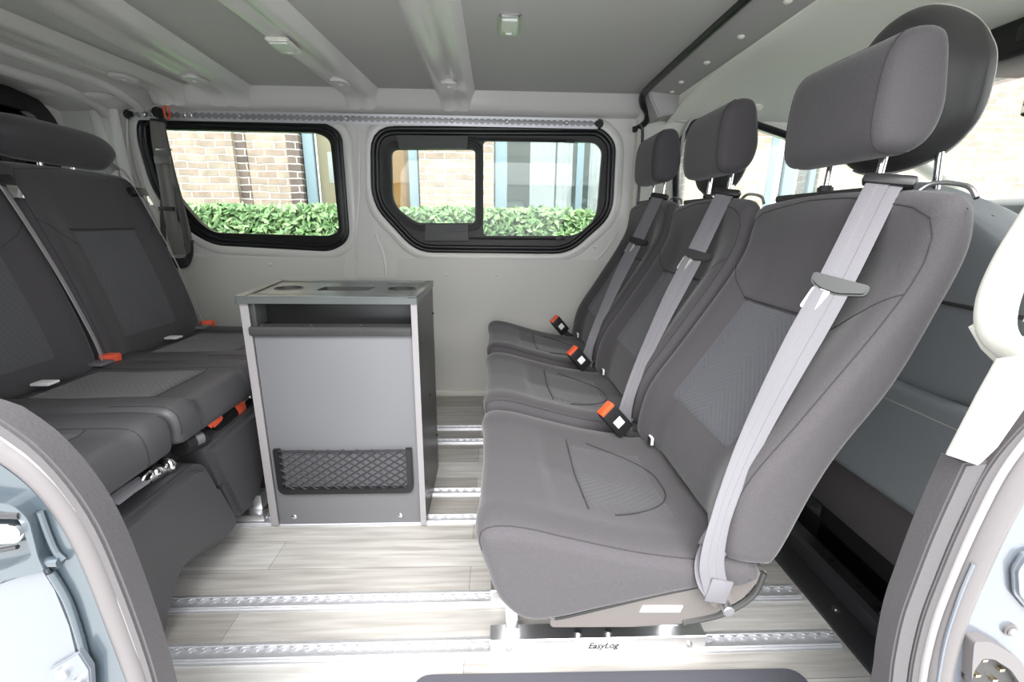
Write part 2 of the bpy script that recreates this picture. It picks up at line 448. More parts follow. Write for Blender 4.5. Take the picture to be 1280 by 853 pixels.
    def seam(s, paths, m, parent=None, r=.0009, name='seam', eps=.0002):
        for pth in paths:
            b = MB(); pts = []
            for (ua, ya), (ub, yb) in zip(pth, pth[1:]):
                du = ub-ua
                if du > .5: du -= 1
                if du < -.5: du += 1
                k = max(2, int((abs(du)*s.n)+abs(yb-ya)*60))
                for q in range(k): pts.append(s.pt(ua+du*q/k, ya+(yb-ya)*q/k, eps))
            pts.append(s.pt(pth[-1][0], pth[-1][1], eps))
            b.tube(pts, r, 6); b.build(name, m, parent)
def box(name, m, x0, x1, y0, y1, z0, z1, bev=0, parent=None):
    return MB().box(x0, x1, y0, y1, z0, z1, bev).build(name, m, parent)
def kids(o): return list(o.children)
def copy_tree(o, parent=None):
    c = o.copy(); C.objects.link(c); c.parent = parent
    for ch in kids(o): copy_tree(ch, c)
    return c
def xz(pts, y): return [(v.x, v.z) for v in (at(a, b, y=y) for a, b in pts)]
def struct(o): o['kind'] = 'structure'; return o
def text_mesh(name, body, size, m, mtx, parent, shear=0, th=.0003):
    cu = bpy.data.curves.new(name, 'FONT'); cu.body = body; cu.size = size; cu.shear = shear; cu.extrude = th; cu.offset = .0003; cu.align_x = 'CENTER'; cu.align_y = 'CENTER'
    t = bpy.data.objects.new('tmp', cu); C.objects.link(t); dg = bpy.context.evaluated_depsgraph_get()
    me = bpy.data.meshes.new_from_object(t.evaluated_get(dg)); bpy.data.objects.remove(t)
    me.transform(mtx); me.materials.clear()
    return link(name, me, m, parent)

# ================================================================== THE SETTING
YF = 2.07           # plane of the far side wall
CZ = 1.33           # ceiling height
# ---- floor
b = MB(); b.prism([(-1.88, .40), (.712, .40), (.712, 2.12), (-1.88, 2.12)], 'z', -.02, 0)
struct(b.build('floor', M['wood'], sm=False))
# ---- far wall with its two window holes
W1o = rounded(xz([(176, 150), (404, 157), (424, 168), (434, 298), (414, 311), (268, 303), (238, 286), (196, 243), (176, 175)], YF), [.07, .04, .07, .05, .05, .06, .08, .1, .05])
W2o = rounded(xz([(467, 162), (750, 163), (766, 180), (762, 268), (710, 314), (522, 312), (476, 262), (468, 240)], YF), [.09, .05, .05, .07, .07, .07, .07, .05])
W1h = offset2d(W1o, -.012); W2h = offset2d(W2o, -.012)
b = MB(); b.prism([(-1.56, -.02), (.60, -.02), (.60, 1.40), (-1.56, 1.40)], 'y', YF, YF+.03, holes=[W1h, W2h])
wf = struct(b.build('wall_far', M['wall'], sm=False))
# pressed forms of the sheet metal round the windows
def ridge(b, path2, y, r, fl=.45, closed=True):
    b.tube([(p[0], y, p[1]) for p in path2], r, 12, closed, flat=(fl, (0, 1, 0)))
b = MB()
ridge(b, offset2d(W1o, .030), YF+.002, .022, .5); ridge(b, offset2d(W2o, .030), YF+.002, .022, .5)
b.build('window_pressing', M['wall'], wf)
b = MB()   # upright pressing of the C-pillar between the windows
pil = xz([(436, 152), (462, 152), (458, 200), (460, 260), (482, 300), (500, 325), (498, 350), (428, 350), (430, 325), (442, 300), (444, 200)], YF)
b.prism(rounded(pil, .03), 'y', YF-.012, YF+.01, bev=.008)
b.tube(spline([(p[0], YF-.012, p[1]) for p in xz([(449, 160), (450, 240), (446, 300), (448, 345)], YF)], 6), .006, 8)
b.tube(spline([(p[0], YF-.010, p[1]) for p in xz([(470, 292), (480, 318), (484, 345)], YF)], 6), .008, 8)
b.build('pillar_pressing', M['wall'], wf)
b = MB()   # rear edge pressings beside window 1
for pts, r in (([(166, 160), (170, 200), (186, 250), (204, 290), (208, 330), (208, 420)], .014), ([(158, 150), (160, 200), (172, 245), (190, 290), (196, 350)], .006)):
    b.tube(spline([(p[0], YF, p[1]) for p in xz(pts, YF)], 6), r, 10, flat=(.6, (0, 1, 0)))
b.tube(spline([(p[0], YF, p[1]) for p in xz([(440, 330), (400, 334), (300, 330), (236, 318)], YF)], 6), .010, 10, flat=(.6, (0, 1, 0)))
b.tube(spline([(p[0], YF, p[1]) for p in xz([(505, 338), (560, 343), (700, 340), (745, 325), (772, 290)], YF)], 6), .008, 10, flat=(.6, (0, 1, 0)))
b.build('wall_pressing', M['wall'], wf)
b = MB(); b.prism(rounded([(-1.50, .02), (.585, .02), (.585, .60), (.50, .665), (-1.42, .665), (-1.50, .6)], .04), 'y', YF-.008, YF+.01, bev=.004)
wl = b.build('wall_panel', M['wall_low'], wf)
for px, py in ((338, 331), (559, 344), (478, 327), (744, 309), (621, 344)):
    p = at(px, py, y=YF-.009)
    MB().ball(p, .007, (1, .5, 1)).build('rivet', M['white'], wf)
struct(box('baseboard_far', M['cream'], -1.5, .60, YF-.018, YF-.006, 0, .028, .003))
# ---- D-pillar and rear wall with tail door window
b = MB(); b.prism([(-1.90, -.02), (-1.555, -.02), (-1.555, 1.245), (-1.90, 1.245)], 'y', YF-.03, YF+.03, bev=.004)
wr = struct(b.build('wall_rear_corner', M['rearwall'], sm=False)); wr.name = 'trim_1'
b = MB()
b.tube(spline([(-1.545, YF-.03, 1.25), (-1.54, YF-.03, 1.0), (-1.52, YF-.03, .8), (-1.50, YF-.02, .5)], 6), .022, 12, flat=(.5, (0, 1, 0)))
b.tube(spline([(-1.62, YF-.03, 1.24), (-1.60, YF-.035, 1.1), (-1.58, YF-.035, .9), (-1.56, YF-.03, .5)], 6), .022, 12, flat=(.5, (0, 1, 0)))
b.build('pillar_ridge', M['rearwall'], wr)
RWh = rounded([(.62, .75), (1.90, .75), (1.945, 1.0), (1.995, 1.17), (1.925, 1.252), (.62, 1.262)], [.05, .08, .3, .10, .10, .05])
XR = -1.75
b = MB(); b.prism([(.40, -.02), (2.10, -.02), (2.10, 1.42), (.40, 1.42)], 'x', XR-.03, XR, holes=[RWh])
struct(b.build('wall_rear', M['rearwall'], sm=False))
w3 = struct(MB().prism(offset2d(RWh, .02), 'x', XR-.012, XR+.016, bev=.006, holes=[offset2d(RWh, -.05)]).build('window_3', M['rubber']))
MB().prism(offset2d(RWh, -.02), 'x', XR-.02, XR-.015).build('pane', M['glass'], w3, sm=False)
# ---- ceiling: panel, cove above the far wall, rear slope
b = MB(); b.box(-1.36, .60, .43, 1.975, CZ, CZ+.03)
ce = struct(b.build('ceiling', M['panelgrey'], sm=False))
b = MB(); prof = [(1.972, CZ+.006), (1.985, CZ-.010), (2.0, CZ-.035), (2.012, CZ-.058), (2.03, CZ-.070), (YF+.02, CZ-.074), (YF+.02, CZ+.02), (1.972, CZ+.02)]
b.prism(prof, 'x', -1.36, .60)
tr = struct(b.build('trim_2', M['rib'], ang=60))
b = MB()
prof = [(-1.36, CZ+.004), (-1.40, CZ-.012), (-1.46, CZ-.03), (-1.56, CZ-.045), (-1.72, CZ-.05), (-1.90, CZ-.052), (-1.90, CZ+.03), (-1.36, CZ+.03)]
g = [[b.bm.verts.new((x, y, z-(.0 if y < 1.8 else (y-1.8)*.18))) for x, z in prof] for y in (.40, 1.5, 1.8, 1.9, 1.97, 2.03, YF+.02)]
for r0, r1 in zip(g, g[1:]):
    for i in range(len(prof)): b.bm.faces.new([r0[i], r0[(i+1) % 8], r1[(i+1) % 8], r1[i]])
b.bm.faces.new(g[0]); b.bm.faces.new(g[-1][::-1])
struct(b.build('trim_3', M['rib'], ang=60))
b = MB(); b.tube(spline([(-1.60, 1.1, CZ-.05), (-1.57, 1.6, CZ-.052), (-1.55, 1.85, CZ-.06), (-1.56, 1.98, CZ-.075), (-1.57, 2.04, CZ-.10)], 6), .020, 12, flat=(1, (0, 0, 1)))
b.tube(spline([(-1.44, 1.0, CZ-.028), (-1.44, 1.6, CZ-.030), (-1.43, 1.85, CZ-.034), (-1.42, 1.96, CZ-.06), (-1.42, 2.02, CZ-.085)], 6), .016, 12, flat=(1, (0, 0, 1)))
for x, y in ((-1.5, 1.93), (-1.68, 1.9)): b.ball((x, y, CZ-.06), .04, (1.4, 1, .35))
struct(b.build('trim_4', M['rib']))
# ribs
def rib(xa, xb, dx0=0):
    b = MB(); h = .030; y0, y1 = .43, 2.02
    sec = [(-.018, .004), (.006, -.020), (.014, -h), (1, 0)]
    w = xb-xa
    pr = [(xa-.022, CZ+.004), (xa-.010, CZ-.008), (xa+.004, CZ-h+.004), (xa+.014, CZ-h), (xa+w*.36, CZ-h-.001), (xa+w*.40, CZ-h+.003), (xa+w*.60, CZ-h+.003), (xa+w*.64, CZ-h-.001), (xb-.014, CZ-h), (xb-.004, CZ-h+.004), (xb+.010, CZ-.008), (xb+.022, CZ+.004)]
    st = [(.43, 0, 1), (1.3, 0, 1), (1.9, 0, 1), (1.96, -.001, 1), (1.985, -.008, .95), (2.0, -.022, .93), (2.012, -.040, .92)]
    g = []
    for y, dz, sc in st:
        cx = (xa+xb)/2+dx0*(y-1.9)
        g.append([b.bm.verts.new((cx+(x-(xa+xb)/2)*sc, y, z+dz)) for x, z in pr]+[b.bm.verts.new((cx+w/2, y, CZ+.02)), b.bm.verts.new((cx-w/2, y, CZ+.02))])
    n = len(g[0])
    for a, c in zip(g, g[1:]):
        for i in range(n): b.bm.faces.new([a[i], a[(i+1) % n], c[(i+1) % n], c[i]])
    b.bm.faces.new(g[0]); b.bm.faces.new(g[-1][::-1])
    o = struct(b.build('trim_5', M['rib'], ang=50))
    cx = (xa+xb)/2-.005
    q = MB(); q.prism(rounded([(cx-.034, 1.74), (cx+.034, 1.74), (cx+.034, 1.84), (cx-.034, 1.84)], .03), 'z', CZ-h-.010, CZ-h+.004, bev=.006)
    q.build('fixing_pad', M['rib'], o)
    MB().ball((cx, 1.79, CZ-h-.010), .009, (1, 1, .5)).build('fixing_button', M['cream'], o)
    return o
rib(-.605, -.485, 0.05); rib(-.222, -.100, 0.0); rib(-1.13, -.965, -.08)
r4 = rib(-1.345, -1.235, .05)
# ---- roof skin (keeps the sky out)
struct(box('ceiling_roof', M['paint'], -1.95, 2.1, .38, 2.15, CZ+.075, CZ+.095)).name = 'trim_6'
# ---- black roof joint strip, then the grey cross member with rivets
b = MB(); pts = [(.578, .43, CZ-.002), (.578, 1.0, CZ-.002), (.578, 1.55, CZ-.004), (.580, 1.86, CZ-.008), (.578, 1.93, CZ-.022), (.595, 1.965, CZ-.045), (.622, 1.99, CZ-.065), (.625, 2.01, CZ-.095), (.600, 2.04, CZ-.115), (.585, 2.05, CZ-.118)]
b.tube(spline(pts, 6), .0125, 10)
struct(b.build('trim_7', M['rubber']))
b = MB(); b.prism([(.585, CZ+.02), (.585, CZ-.004), (.60, CZ-.010), (.715, CZ-.020), (.728, CZ-.012), (.728, CZ+.02)], 'y', .43, 1.90)
b.prism([(.585, CZ+.02), (.60, CZ-.03), (.64, CZ-.10), (.70, CZ-.085), (.728, CZ-.02), (.728, CZ+.02)], 'y', 1.90, 2.08, bev=.006)
mb_ = struct(b.build('trim_8', M['member'], ang=30))
for y in (.75, .95, 1.15, 1.35, 1.55, 1.75):
    MB().ball((.66, y, CZ-.017), .010, (1, 1, .55)).build('rivet', M['cream'], mb_)
for x, y in ((.64, 1.66), ): MB().ball((x+.03, y+.2, CZ-.02), .009, (1, 1, .5)).build('rivet', M['cream'], mb_)
# ---- cream cab headliner
def head_z(x, y):
    fx = max(0, (x-1.15)/.5); fy = max(0, (y-1.55)/.5); fn = max(0, (.75-y)/.35)
    edge = max(0, 1-(x-.72)/.06)
    return CZ-.006-.05*fx**2-.085*fy**2.2-.05*fn**2-.018*edge
b = MB(); g = []
xs = [.715+.9*i/30 for i in range(31)]; ysn = [.43+(2.06-.43)*j/36 for j in range(37)]
for x in xs: g.append([b.bm.verts.new((x, y, head_z(x, y))) for y in ysn])
g2 = [[b.bm.verts.new((x, y, CZ+.06)) for y in (ysn[0], ysn[-1])] for x in (xs[0], xs[-1])]
for i in range(30):
    for j in range(36): b.bm.faces.new([g[i][j], g[i+1][j], g[i+1][j+1], g[i][j+1]])
b.bm.faces.new([g2[0][0], g2[0][1], g2[1][1], g2[1][0]])
b.bm.faces.new([g[0][j] for j in range(37)]+[g2[0][1], g2[0][0]]); b.bm.faces.new([g[30][j] for j in range(36, -1, -1)]+[g2[1][0], g2[1][1]])
b.bm.faces.new([g[i][0] for i in range(30, -1, -1)]+[g2[0][0], g2[1][0]]); b.bm.faces.new([g[i][36] for i in range(31)]+[g2[1][1], g2[0][1]])
hl = struct(b.build('ceiling_cab', M['headliner'], ang=60)); hl.name = 'trim_9'
MB().ball((1.02, 1.93, head_z(1.02, 1.93)), .045, (1, .8, .35)).build('grab_handle_pad', M['headliner'], hl)
# ---- cab far side: B-pillar trim, door with window, A-pillar
cabwin = rounded([(.80, .86), (.775, 1.13), (.83, 1.245), (1.00, 1.258), (1.22, 1.20), (1.50, 1.115), (1.86, .97), (1.90, .86)], [.05, .10, .10, .12, .2, .2, .05, .03])
b = MB(); b.prism([(.60, -.5), (2.3, -.5), (2.3, .93), (1.95, .97), (1.5, 1.17), (1.2, 1.262), (.9, 1.33), (.60, 1.33)], 'y', YF-.045, YF+.01, holes=[cabwin])
wcf = struct(b.build('wall_cab_far', M['cream'], sm=False))
b = MB(); b.tube([(p[0], YF-.048, p[1]) for p in offset2d(cabwin, .004)], .014, 8, True)
w4 = struct(b.build('window_4', M['rubber']))
MB().prism(offset2d(cabwin, .002), 'y', YF-.02, YF-.015).build('pane', M['glass'], w4, sm=False)
b = MB(); b.tube(spline([(.604, YF-.052, 1.23), (.618, YF-.052, 1.19), (.622, YF-.052, 1.0), (.618, YF-.052, .6)], 6), .006, 8)
b.build('joint_line', M['rubber'], wcf)
b = MB(); b.tube(spline([(.62, YF-.046, 1.245), (.72, YF-.047, 1.243), (.80, YF-.046, 1.238)], 4), .002, 6); b.build('trim_joint', M['member'], wcf)
b = MB(); b.tube([(.81, YF-.06, 1.245), (.79, YF-.06, 1.2), (.785, YF-.06, 1.1)], .007, 8); b.build('window_lip', M['member'], wcf)
# windscreen with header, near A-pillar, dashboard
b = MB(); z0s, z1s = .93, head_z(1.61, 1.2)
v = [b.bm.verts.new(p) for p in ((1.60, .48, 1.27), (1.60, 2.02, 1.22), (2.22, 2.02, .93), (2.22, .48, .93))]
b.bm.faces.new(v); ws = struct(b.build('window_5', M['glass'], sm=False))
b = MB(); b.tube([(1.60, 2.03, 1.225), (1.9, 2.04, 1.08), (2.22, 2.04, .92)], .03, 10); b.tube([(1.60, .45, 1.27), (2.22, .45, .92)], .035, 10)
b.build('screen_pillar', M['cream'], ws)
b = MB(); b.prism([(1.72, .1), (1.72, .78), (1.80, .90), (2.0, .935), (2.25, .93), (2.25, .1)], 'y', .46, 2.03, bev=.02)
struct(b.build('trim_10', M['leather'], ang=50))
# cab floor with black rubber mat (bumps) behind/below the driver seat
b = MB(); b.box(.775, 2.25, .42, 2.08, -.10, -.06)
cf = struct(b.build('floor_cab', M['bumpmat'])); cf.name = 'floor_2'
b = MB()
for i in range(9):
    for j in range(12):
        b.ball((.90+.055*i+(j % 2)*.027, .66+.05*j, -.060), .009, (1, 1, .45), 8)
b.build('rubber_bump', M['bumpmat'], cf); 
# ================================================================== outside
struct(box('ground', M['pave'], -9, 9, -6, 9, -.62, -.56)).name = 'floor_3'
YB = 4.8
def brickwall(x0, x1, z0=-.56, z1=3.6):
    b = MB(); b.box(x0, x1, YB, YB+.35, z0, z1); return b
b = MB(); b.box(-9, -1.93, YB, YB+.35, -.56, 3.6); b.box(-.76, -.02, YB, YB+.35, -.56, 3.6); b.box(1.95, 2.80, YB, YB+.35, -.56, 3.6); b.box(3.35, 9, YB, YB+.35, -.56, 3.6)
b.box(-1.93, -.76, YB, YB+.35, 2.2, 3.6); b.box(-.02, 1.95, YB, YB+.35, 2.2, 3.6); b.box(2.80, 3.35, YB, YB+.35, 2.2, 3.6); b.box(-.02, 1.95, YB, YB+.35, -.56, .3)
hb = empty('brick_building', (0, YB, -.56), 'buff brick building with blue framed windows across the hedge', 'building')
b.build('wall', M['brick'], hb, sm=False)
b = MB(); b.box(-2.53, -2.43, YB-.012, YB+.1, -.56, 3.6); b.box(-2.04, -1.92, YB-.014, YB+.3, -.56, 3.6)
b.build('dark_pier', M['brickdk'], hb, sm=False)
b = MB(); b.box(-9, -2.53, YB-.06, YB+.02, -.56, 3.6); b.build('projecting_wall', M['brick'], hb, sm=False)
def housewin(x0, x1, mull, interior, pieces):
    b = MB()
    for a, c in mull: b.box(a, c, YB+.03, YB+.10, -.2, 2.2, .004)
    b.box(x0, x1, YB+.03, YB+.10, 2.12, 2.2); f = b.build('window', M['frameblue'], hb)
    box('room_back', interior, x0, x1, YB+.9, YB+.95, -.5, 2.3, 0, f)
    for (a, c, z0, z1, dy, mm, nm) in pieces: box(nm, mm, a, c, YB+dy, YB+dy+.03, z0, z1, .005, f)
    box('pane', M['glassclear'], x0, x1, YB+.06, YB+.063, -.3, 2.2, 0, f)
    return f
housewin(-1.93, -.76, [(-1.90, -1.80), (-.87, -.78)], M['ochre'], [(-1.80, -1.2, -.3, 2.1, .13, M['ochre'], 'yellow_door'), (-1.13, -.93, -.4, 2.1, .14, M['orangewood'], 'wooden_cupboard'), (-1.70, -1.6, 1.2, 1.5, .12, M['white'], 'notice'), (-1.6, -1.52, .9, 1.0, .12, M['white'], 'notice')])
def curtain(x0, x1, dy, z0, z1, par, ph=0):
    b = MB(); n = 40
    pts = [(x0+(x1-x0)*i/n, YB+dy+.006*math.sin(i*.55+ph)) for i in range(n+1)]
    b.prism(pts+[(p[0], p[1]+.006) for p in pts[::-1]], 'z', z0, z1); return b.build('curtain', M['curtain'], par)
fw = housewin(-.02, 1.95, [(.0, .12), (.83, .90), (1.58, 1.64)], M['dim'], [(.1, 1.9, .3, .95, .6, M['pave'], 'sill_unit')])
curtain(.36, .62, .13, -.2, 2.1, fw); curtain(.64, .80, .13, -.2, 2.1, fw, 2); curtain(.98, 1.15, .13, -.2, 2.1, fw, 1); curtain(1.34, 1.5, .13, -.2, 2.1, fw, 3)
housewin(2.80, 3.35, [(2.82, 2.90), (3.0, 3.12), (3.28, 3.34)], M['curtain'], [(2.92, 3.0, -.2, 2.1, .2, M['white'], 'blind')])
# hedge
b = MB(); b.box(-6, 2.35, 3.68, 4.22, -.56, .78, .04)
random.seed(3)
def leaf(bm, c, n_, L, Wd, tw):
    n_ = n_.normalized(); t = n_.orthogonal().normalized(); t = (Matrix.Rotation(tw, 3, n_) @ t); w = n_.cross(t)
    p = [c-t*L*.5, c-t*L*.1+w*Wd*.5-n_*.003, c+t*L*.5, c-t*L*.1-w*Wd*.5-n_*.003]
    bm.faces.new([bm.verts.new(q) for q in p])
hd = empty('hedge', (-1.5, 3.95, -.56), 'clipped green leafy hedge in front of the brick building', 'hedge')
b.build('hedge_core', M['leaf_shade'], hd, sm=False)
b = MB()
for k in range(30000):
    x = random.uniform(-4.3, 2.4)
    s_ = random.random()
    if s_ < .55: y = 3.68+random.uniform(-.09, .03); z = random.uniform(.35, .93); nn = Vector((random.gauss(0, .5), -1, random.gauss(.5, .5)))
    else: y = random.uniform(3.64, 4.25); z = .84+.04*math.sin(x*5.3)*math.sin(x*1.7)+random.uniform(-.06, .09); nn = Vector((random.gauss(0, .5), random.gauss(-.5, .5), 1))
    leaf(b.bm, Vector((x, y, z)), nn, random.uniform(.05, .085), random.uniform(.022, .038), random.uniform(0, 6.28))
lf = b.build('foliage', M['leaf'], hd, sm=False); lf['kind'] = 'stuff'
# ================================================================== windows of the far wall
def seal_ring(out, name, y, parent=None):
    b = MB()
    b.tube([(p[0], y, p[1]) for p in offset2d(out, .004)], .011, 10, True)
    b.tube([(p[0], y+.004, p[1]) for p in offset2d(out, -.012)], .010, 10, True)
    return b.build(name, M['rubber'], parent)
w1 = struct(seal_ring(W1o, 'window_1', YF))
W1g = rounded(xz([(199, 163), (398, 167), (415, 176), (426, 290), (412, 295), (272, 291), (256, 281), (232, 254), (200, 208)], YF+.03), [.02, .04, .05, .04, .03, .03, .05, .08, .05])
MB().prism(offset2d(W1o, -.004), 'y', YF+.008, YF+.034, bev=.004, holes=[W1g]).build('window_frame', M['rubber'], w1)
MB().prism(offset2d(W1g, .01), 'y', YF+.036, YF+.040).build('pane', M['glass'], w1, sm=False)
w2 = struct(seal_ring(W2o, 'window_2', YF))
GL = rounded(xz([(489, 187), (594, 187), (594, 279), (521, 279), (498, 262), (491, 248)], YF+.01), [.03, .02, .02, .03, .03, .03])
GR = rounded(xz([(604, 176), (744, 178), (753, 188), (746, 272), (722, 295), (604, 295)], YF+.01), [.02, .03, .03, .05, .05, .02])
MB().prism(offset2d(W2o, -.004), 'y', YF+.004, YF+.028, bev=.004, holes=[GL, GR]).build('window_frame', M['framegrey'], w2)
b = MB()
for d_, r_ in ((.012, .004), (.022, .003), (.032, .004)): b.tube([(p[0], YF+.003, p[1]) for p in offset2d(GL, d_)], r_, 8, True)
b.build('sash', M['framegrey'], w2)
MB().prism(offset2d(GL, .008), 'y', YF+.016, YF+.020).build('pane', M['glass'], w2, sm=False)
MB().prism(offset2d(GR, .008), 'y', YF+.022, YF+.026).build('pane', M['glass'], w2, sm=False)
b = MB(); b.prism(rounded(xz([(495, 169), (585, 170), (584, 186), (499, 185)], YF-.02), .004), 'y', YF-.026, YF+.004, bev=.003)
b.build('grab_bar', M['black2'], w2)
b = MB(); b.prism(rounded(xz([(532, 281), (585, 281), (586, 301), (531, 301)], YF-.01), .004), 'y', YF-.022, YF+.004, bev=.003)
lt = b.build('latch', M['black2'], w2)
b = MB(); b.prism(rounded(xz([(558, 285), (583, 285), (583, 289), (558, 290)], YF-.024), .003), 'y', YF-.032, YF-.020, bev=.002); b.build('latch_lever', M['black'], lt)
b = MB()
A = at(586, 172, y=YF-.004); B_ = at(716, 175, y=YF-.004); b.tube([A, B_], .003, 8); b.tube([A+Vector((0, 0, -.008)), B_+Vector((0, 0, -.008))], .003, 8)
b.box(B_.x-.03, B_.x+.01, YF-.01, YF+.004, B_.z-.012, B_.z, .002)
A = at(587, 298, y=YF-.004); B_ = at(700, 299, y=YF-.004); b.tube([A, B_], .004, 8); b.box(B_.x-.02, B_.x+.02, YF-.01, YF+.004, B_.z-.004, B_.z+.008, .002)
b.build('slide_rail', M['black'], w2)
# ================================================================== door opening (near side)
def left_edge(f):
    pi_ = [(-.80, .675), (-.60, .672), (-.487, .648), (-.460, .633), (-.436, .607), (-.414, .566), (-.399, .518), (-.390, .457), (-.383, .381), (-.380, .322), (-.380, .26), (-.380, -.05)]
    po = [(-.80, .625), (-.60, .622), (-.499, .603), (-.473, .585), (-.449, .552), (-.434, .509), (-.426, .46), (-.421, .404), (-.415, .33), (-.412, .283), (-.412, .22), (-.412, -.05)]
    return [(a[0]+(c[0]-a[0])*f, a[1]+(c[1]-a[1])*f) for a, c in zip(pi_, po)]
def right_edge(f):
    pi_ = [(.60, .72), (.545, .64), (.503, .576), (.491, .494), (.4845, .42), (.482, .37), (.486, .31), (.493, .251), (.50, .1), (.50, -.05)]
    po = [(.655, .74), (.62, .67), (.588, .585), (.570, .52), (.560, .44), (.556, .37), (.558, .31), (.564, .249), (.57, .1), (.57, -.05)]
    return [(a[0]+(c[0]-a[0])*f, a[1]+(c[1]-a[1])*f) for a, c in zip(pi_, po)]
def band(b, ef, f0, f1, y0, y1, bev=.003):
    a = [Vector((p[0], p[1])) for p in ef(f0)]; c = [Vector((p[0], p[1])) for p in ef(f1)]
    A = resample(spline(a, 6), 60, False); B2 = resample(spline(c, 6), 60, False)
    b.prism([(v.x, v.y) for v in A]+[(v.x, v.y) for v in B2[::-1]], 'y', y0, y1, bev=bev)
def bulb(b, ef, f, y, r, fl=1):
    A = spline([Vector((p[0], y, p[1])) for p in ef(f)], 6); b.tube(A, r, 12, flat=(fl, (0, 1, 0)))
ds = empty('door_seal', (-.4, .43, 0), 'grey rubber door seal band curving down the left edge of the door opening', 'door seal')
b = MB(); band(b, left_edge, 0, .36, .402, .432); b.build('inner_trim', M['seal_dk'], ds)
b = MB(); bulb(b, left_edge, .43, .412, .0035); bulb(b, left_edge, .52, .410, .0025); b.build('lip', M['seal_lt'], ds)
b = MB(); bulb(b, left_edge, .78, .418, .0145, 1.1); b.build('bulb', M['seal'], ds)
b = MB(); band(b, left_edge, .34, .62, .416, .432); b.build('groove', M['black'], ds)
ds = empty('door_seal', (.55, .43, 0), 'grey rubber door seal band curving down the right edge of the door opening', 'door seal')
b = MB(); A_ = spline([Vector((p[0], p[1])) for p in right_edge(0)[2:]], 6); B_ = spline([Vector((p[0], p[1])) for p in right_edge(.32)[2:]], 6)
b.prism([(v.x, v.y) for v in A_]+[(v.x, v.y) for v in B_[::-1]], 'y', .4115, .440, bev=.0025); b.build('pillar_cover', M['seal_dk'], ds)
b = MB(); band(b, right_edge, .315, .50, .409, .434, .002); b.build('inner_trim', M['seal_dk'], ds)
b = MB(); bulb(b, right_edge, .53, .410, .005); b.build('lip', M['seal_lt'], ds)
b = MB(); band(b, right_edge, .50, .72, .416, .434); b.build('groove', M['seal_dk'], ds)
b = MB(); bulb(b, right_edge, .80, .414, .016, 1.1); b.build('bulb', M['seal'], ds)
# body sides beyond the seals
L = spline([Vector((p[0], p[1])) for p in left_edge(.93)], 5)
outer = [(v.x, v.y) for v in L]+[(-.412, -.56), (-1.95, -.56), (-1.95, .60)]
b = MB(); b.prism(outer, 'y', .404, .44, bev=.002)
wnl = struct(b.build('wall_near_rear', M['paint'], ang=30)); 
b = MB(); b.prism([(-1.95, .60), (-.78, .60), (-.74, 1.2), (-.68, 1.285), (.60, 1.285), (.635, 1.2), (.66, .72), (.95, .74), (.95, 1.40), (-1.95, 1.40)], 'y', .41, .43)
struct(b.build('wall_near_upper', M['wall'], sm=False)).name = 'wall_near'
Rr = spline([Vector((p[0], p[1])) for p in right_edge(.95)], 5)
outer = [(v.x, v.y) for v in Rr]+[(.57, -.56), (2.3, -.56), (2.3, .80), (.95, .80), (.66, .76)]
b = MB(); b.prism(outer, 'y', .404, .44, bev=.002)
wnr = struct(b.build('wall_near_front', M['paint_lit'], ang=30))

# ---- sill plate of the cargo floor edge (black metal)
b = MB(); b.prism([(.712, -.03), (.712, .006), (.722, .008), (.790, -.006), (.798, .022), (.812, .026), (.820, .018), (.826, -.03), (.85, -.034), (.856, -.016), (.895, -.02), (.905, -.045), (.93, -.052), (.93, -.08), (.72, -.08)], 'y', .44, 1.6)
sp_ = struct(b.build('trim_11', M['blackmetal'], ang=35))
for y in (.78, 1.15): MB().cyl((.755, y, -.004), (.756, y, .006), .009, 16, bev=.002).build('sill_bolt', M['steel'], sp_)
b = MB()
for y in (.72, .80, .86, .95): b.cyl((.875, y, -.02), (.875, y, -.016), .006, 14)
b.build('sill_hole', M['black'], sp_)
MB().box(.858, .893, .745, .785, -.022, -.010, .003).build('sill_clip', M['shell'], sp_)
struct(box('trim_12', M['blackmetal'], .93, .98, .44, 1.9, -.09, .015, .01))
# ================================================================== tie-down rails
def track(L, wd=.048, base=True):
    """airline rail lying along x from 0 to L, top at z=.006"""
    b = MB(); pitch = .0254; k = int(L/pitch); hs = wd/2
    for sg in (-1, 1):
        inner = []
        for i in range(k):
            x0 = i*pitch
            for q in range(9):
                a = PI*q/8; inner.append((x0+pitch/2-.0092*math.cos(a), sg*(.0062+.0052*math.sin(a))))
            inner.append((x0+pitch, sg*.0058))
        inner = [(0, sg*.0058)]+inner+[(L, sg*.0058)]
        b.prism(inner+[(L, sg*.0135), (0, sg*.0135)], 'z', .004, .0062)
        b.box(0, L, *sorted((sg*.0135, sg*.018)), 0, .0050)
        b.box(0, L, *sorted((sg*.018, sg*hs)), 0, .0022)
        b.box(0, L, *sorted((sg*.0125, sg*.0145)), 0, .0075)
    if base: b.box(0, L, -.0135, .0135, 0, .0008)
    return b
RAILS = [(.708, 'nearest floor rail, carrying the label bracket of the near seat'), (.829, 'floor rail second from the door, passing under the near seat'), (1.112, 'floor rail running along the foot of the grey cabinet front'),
         (1.244, 'floor rail just behind the one at the cabinet foot'), (1.580, 'floor rail nearer of the two beside the far wall'), (1.700, 'floor rail closest to the far wall')]
tb = track(1.86)
me = None
for y, lab in RAILS:
    if me is None:
        o = tb.build('floor_rail', M['alu_r'], sm=False); me = o.data
    else: o = bpy.data.objects.new('floor_rail', me); C.objects.link(o)
    o.location = (-1.16, y, .0002); tag(o, 'aluminium '+lab, 'rail', 'floor rails')
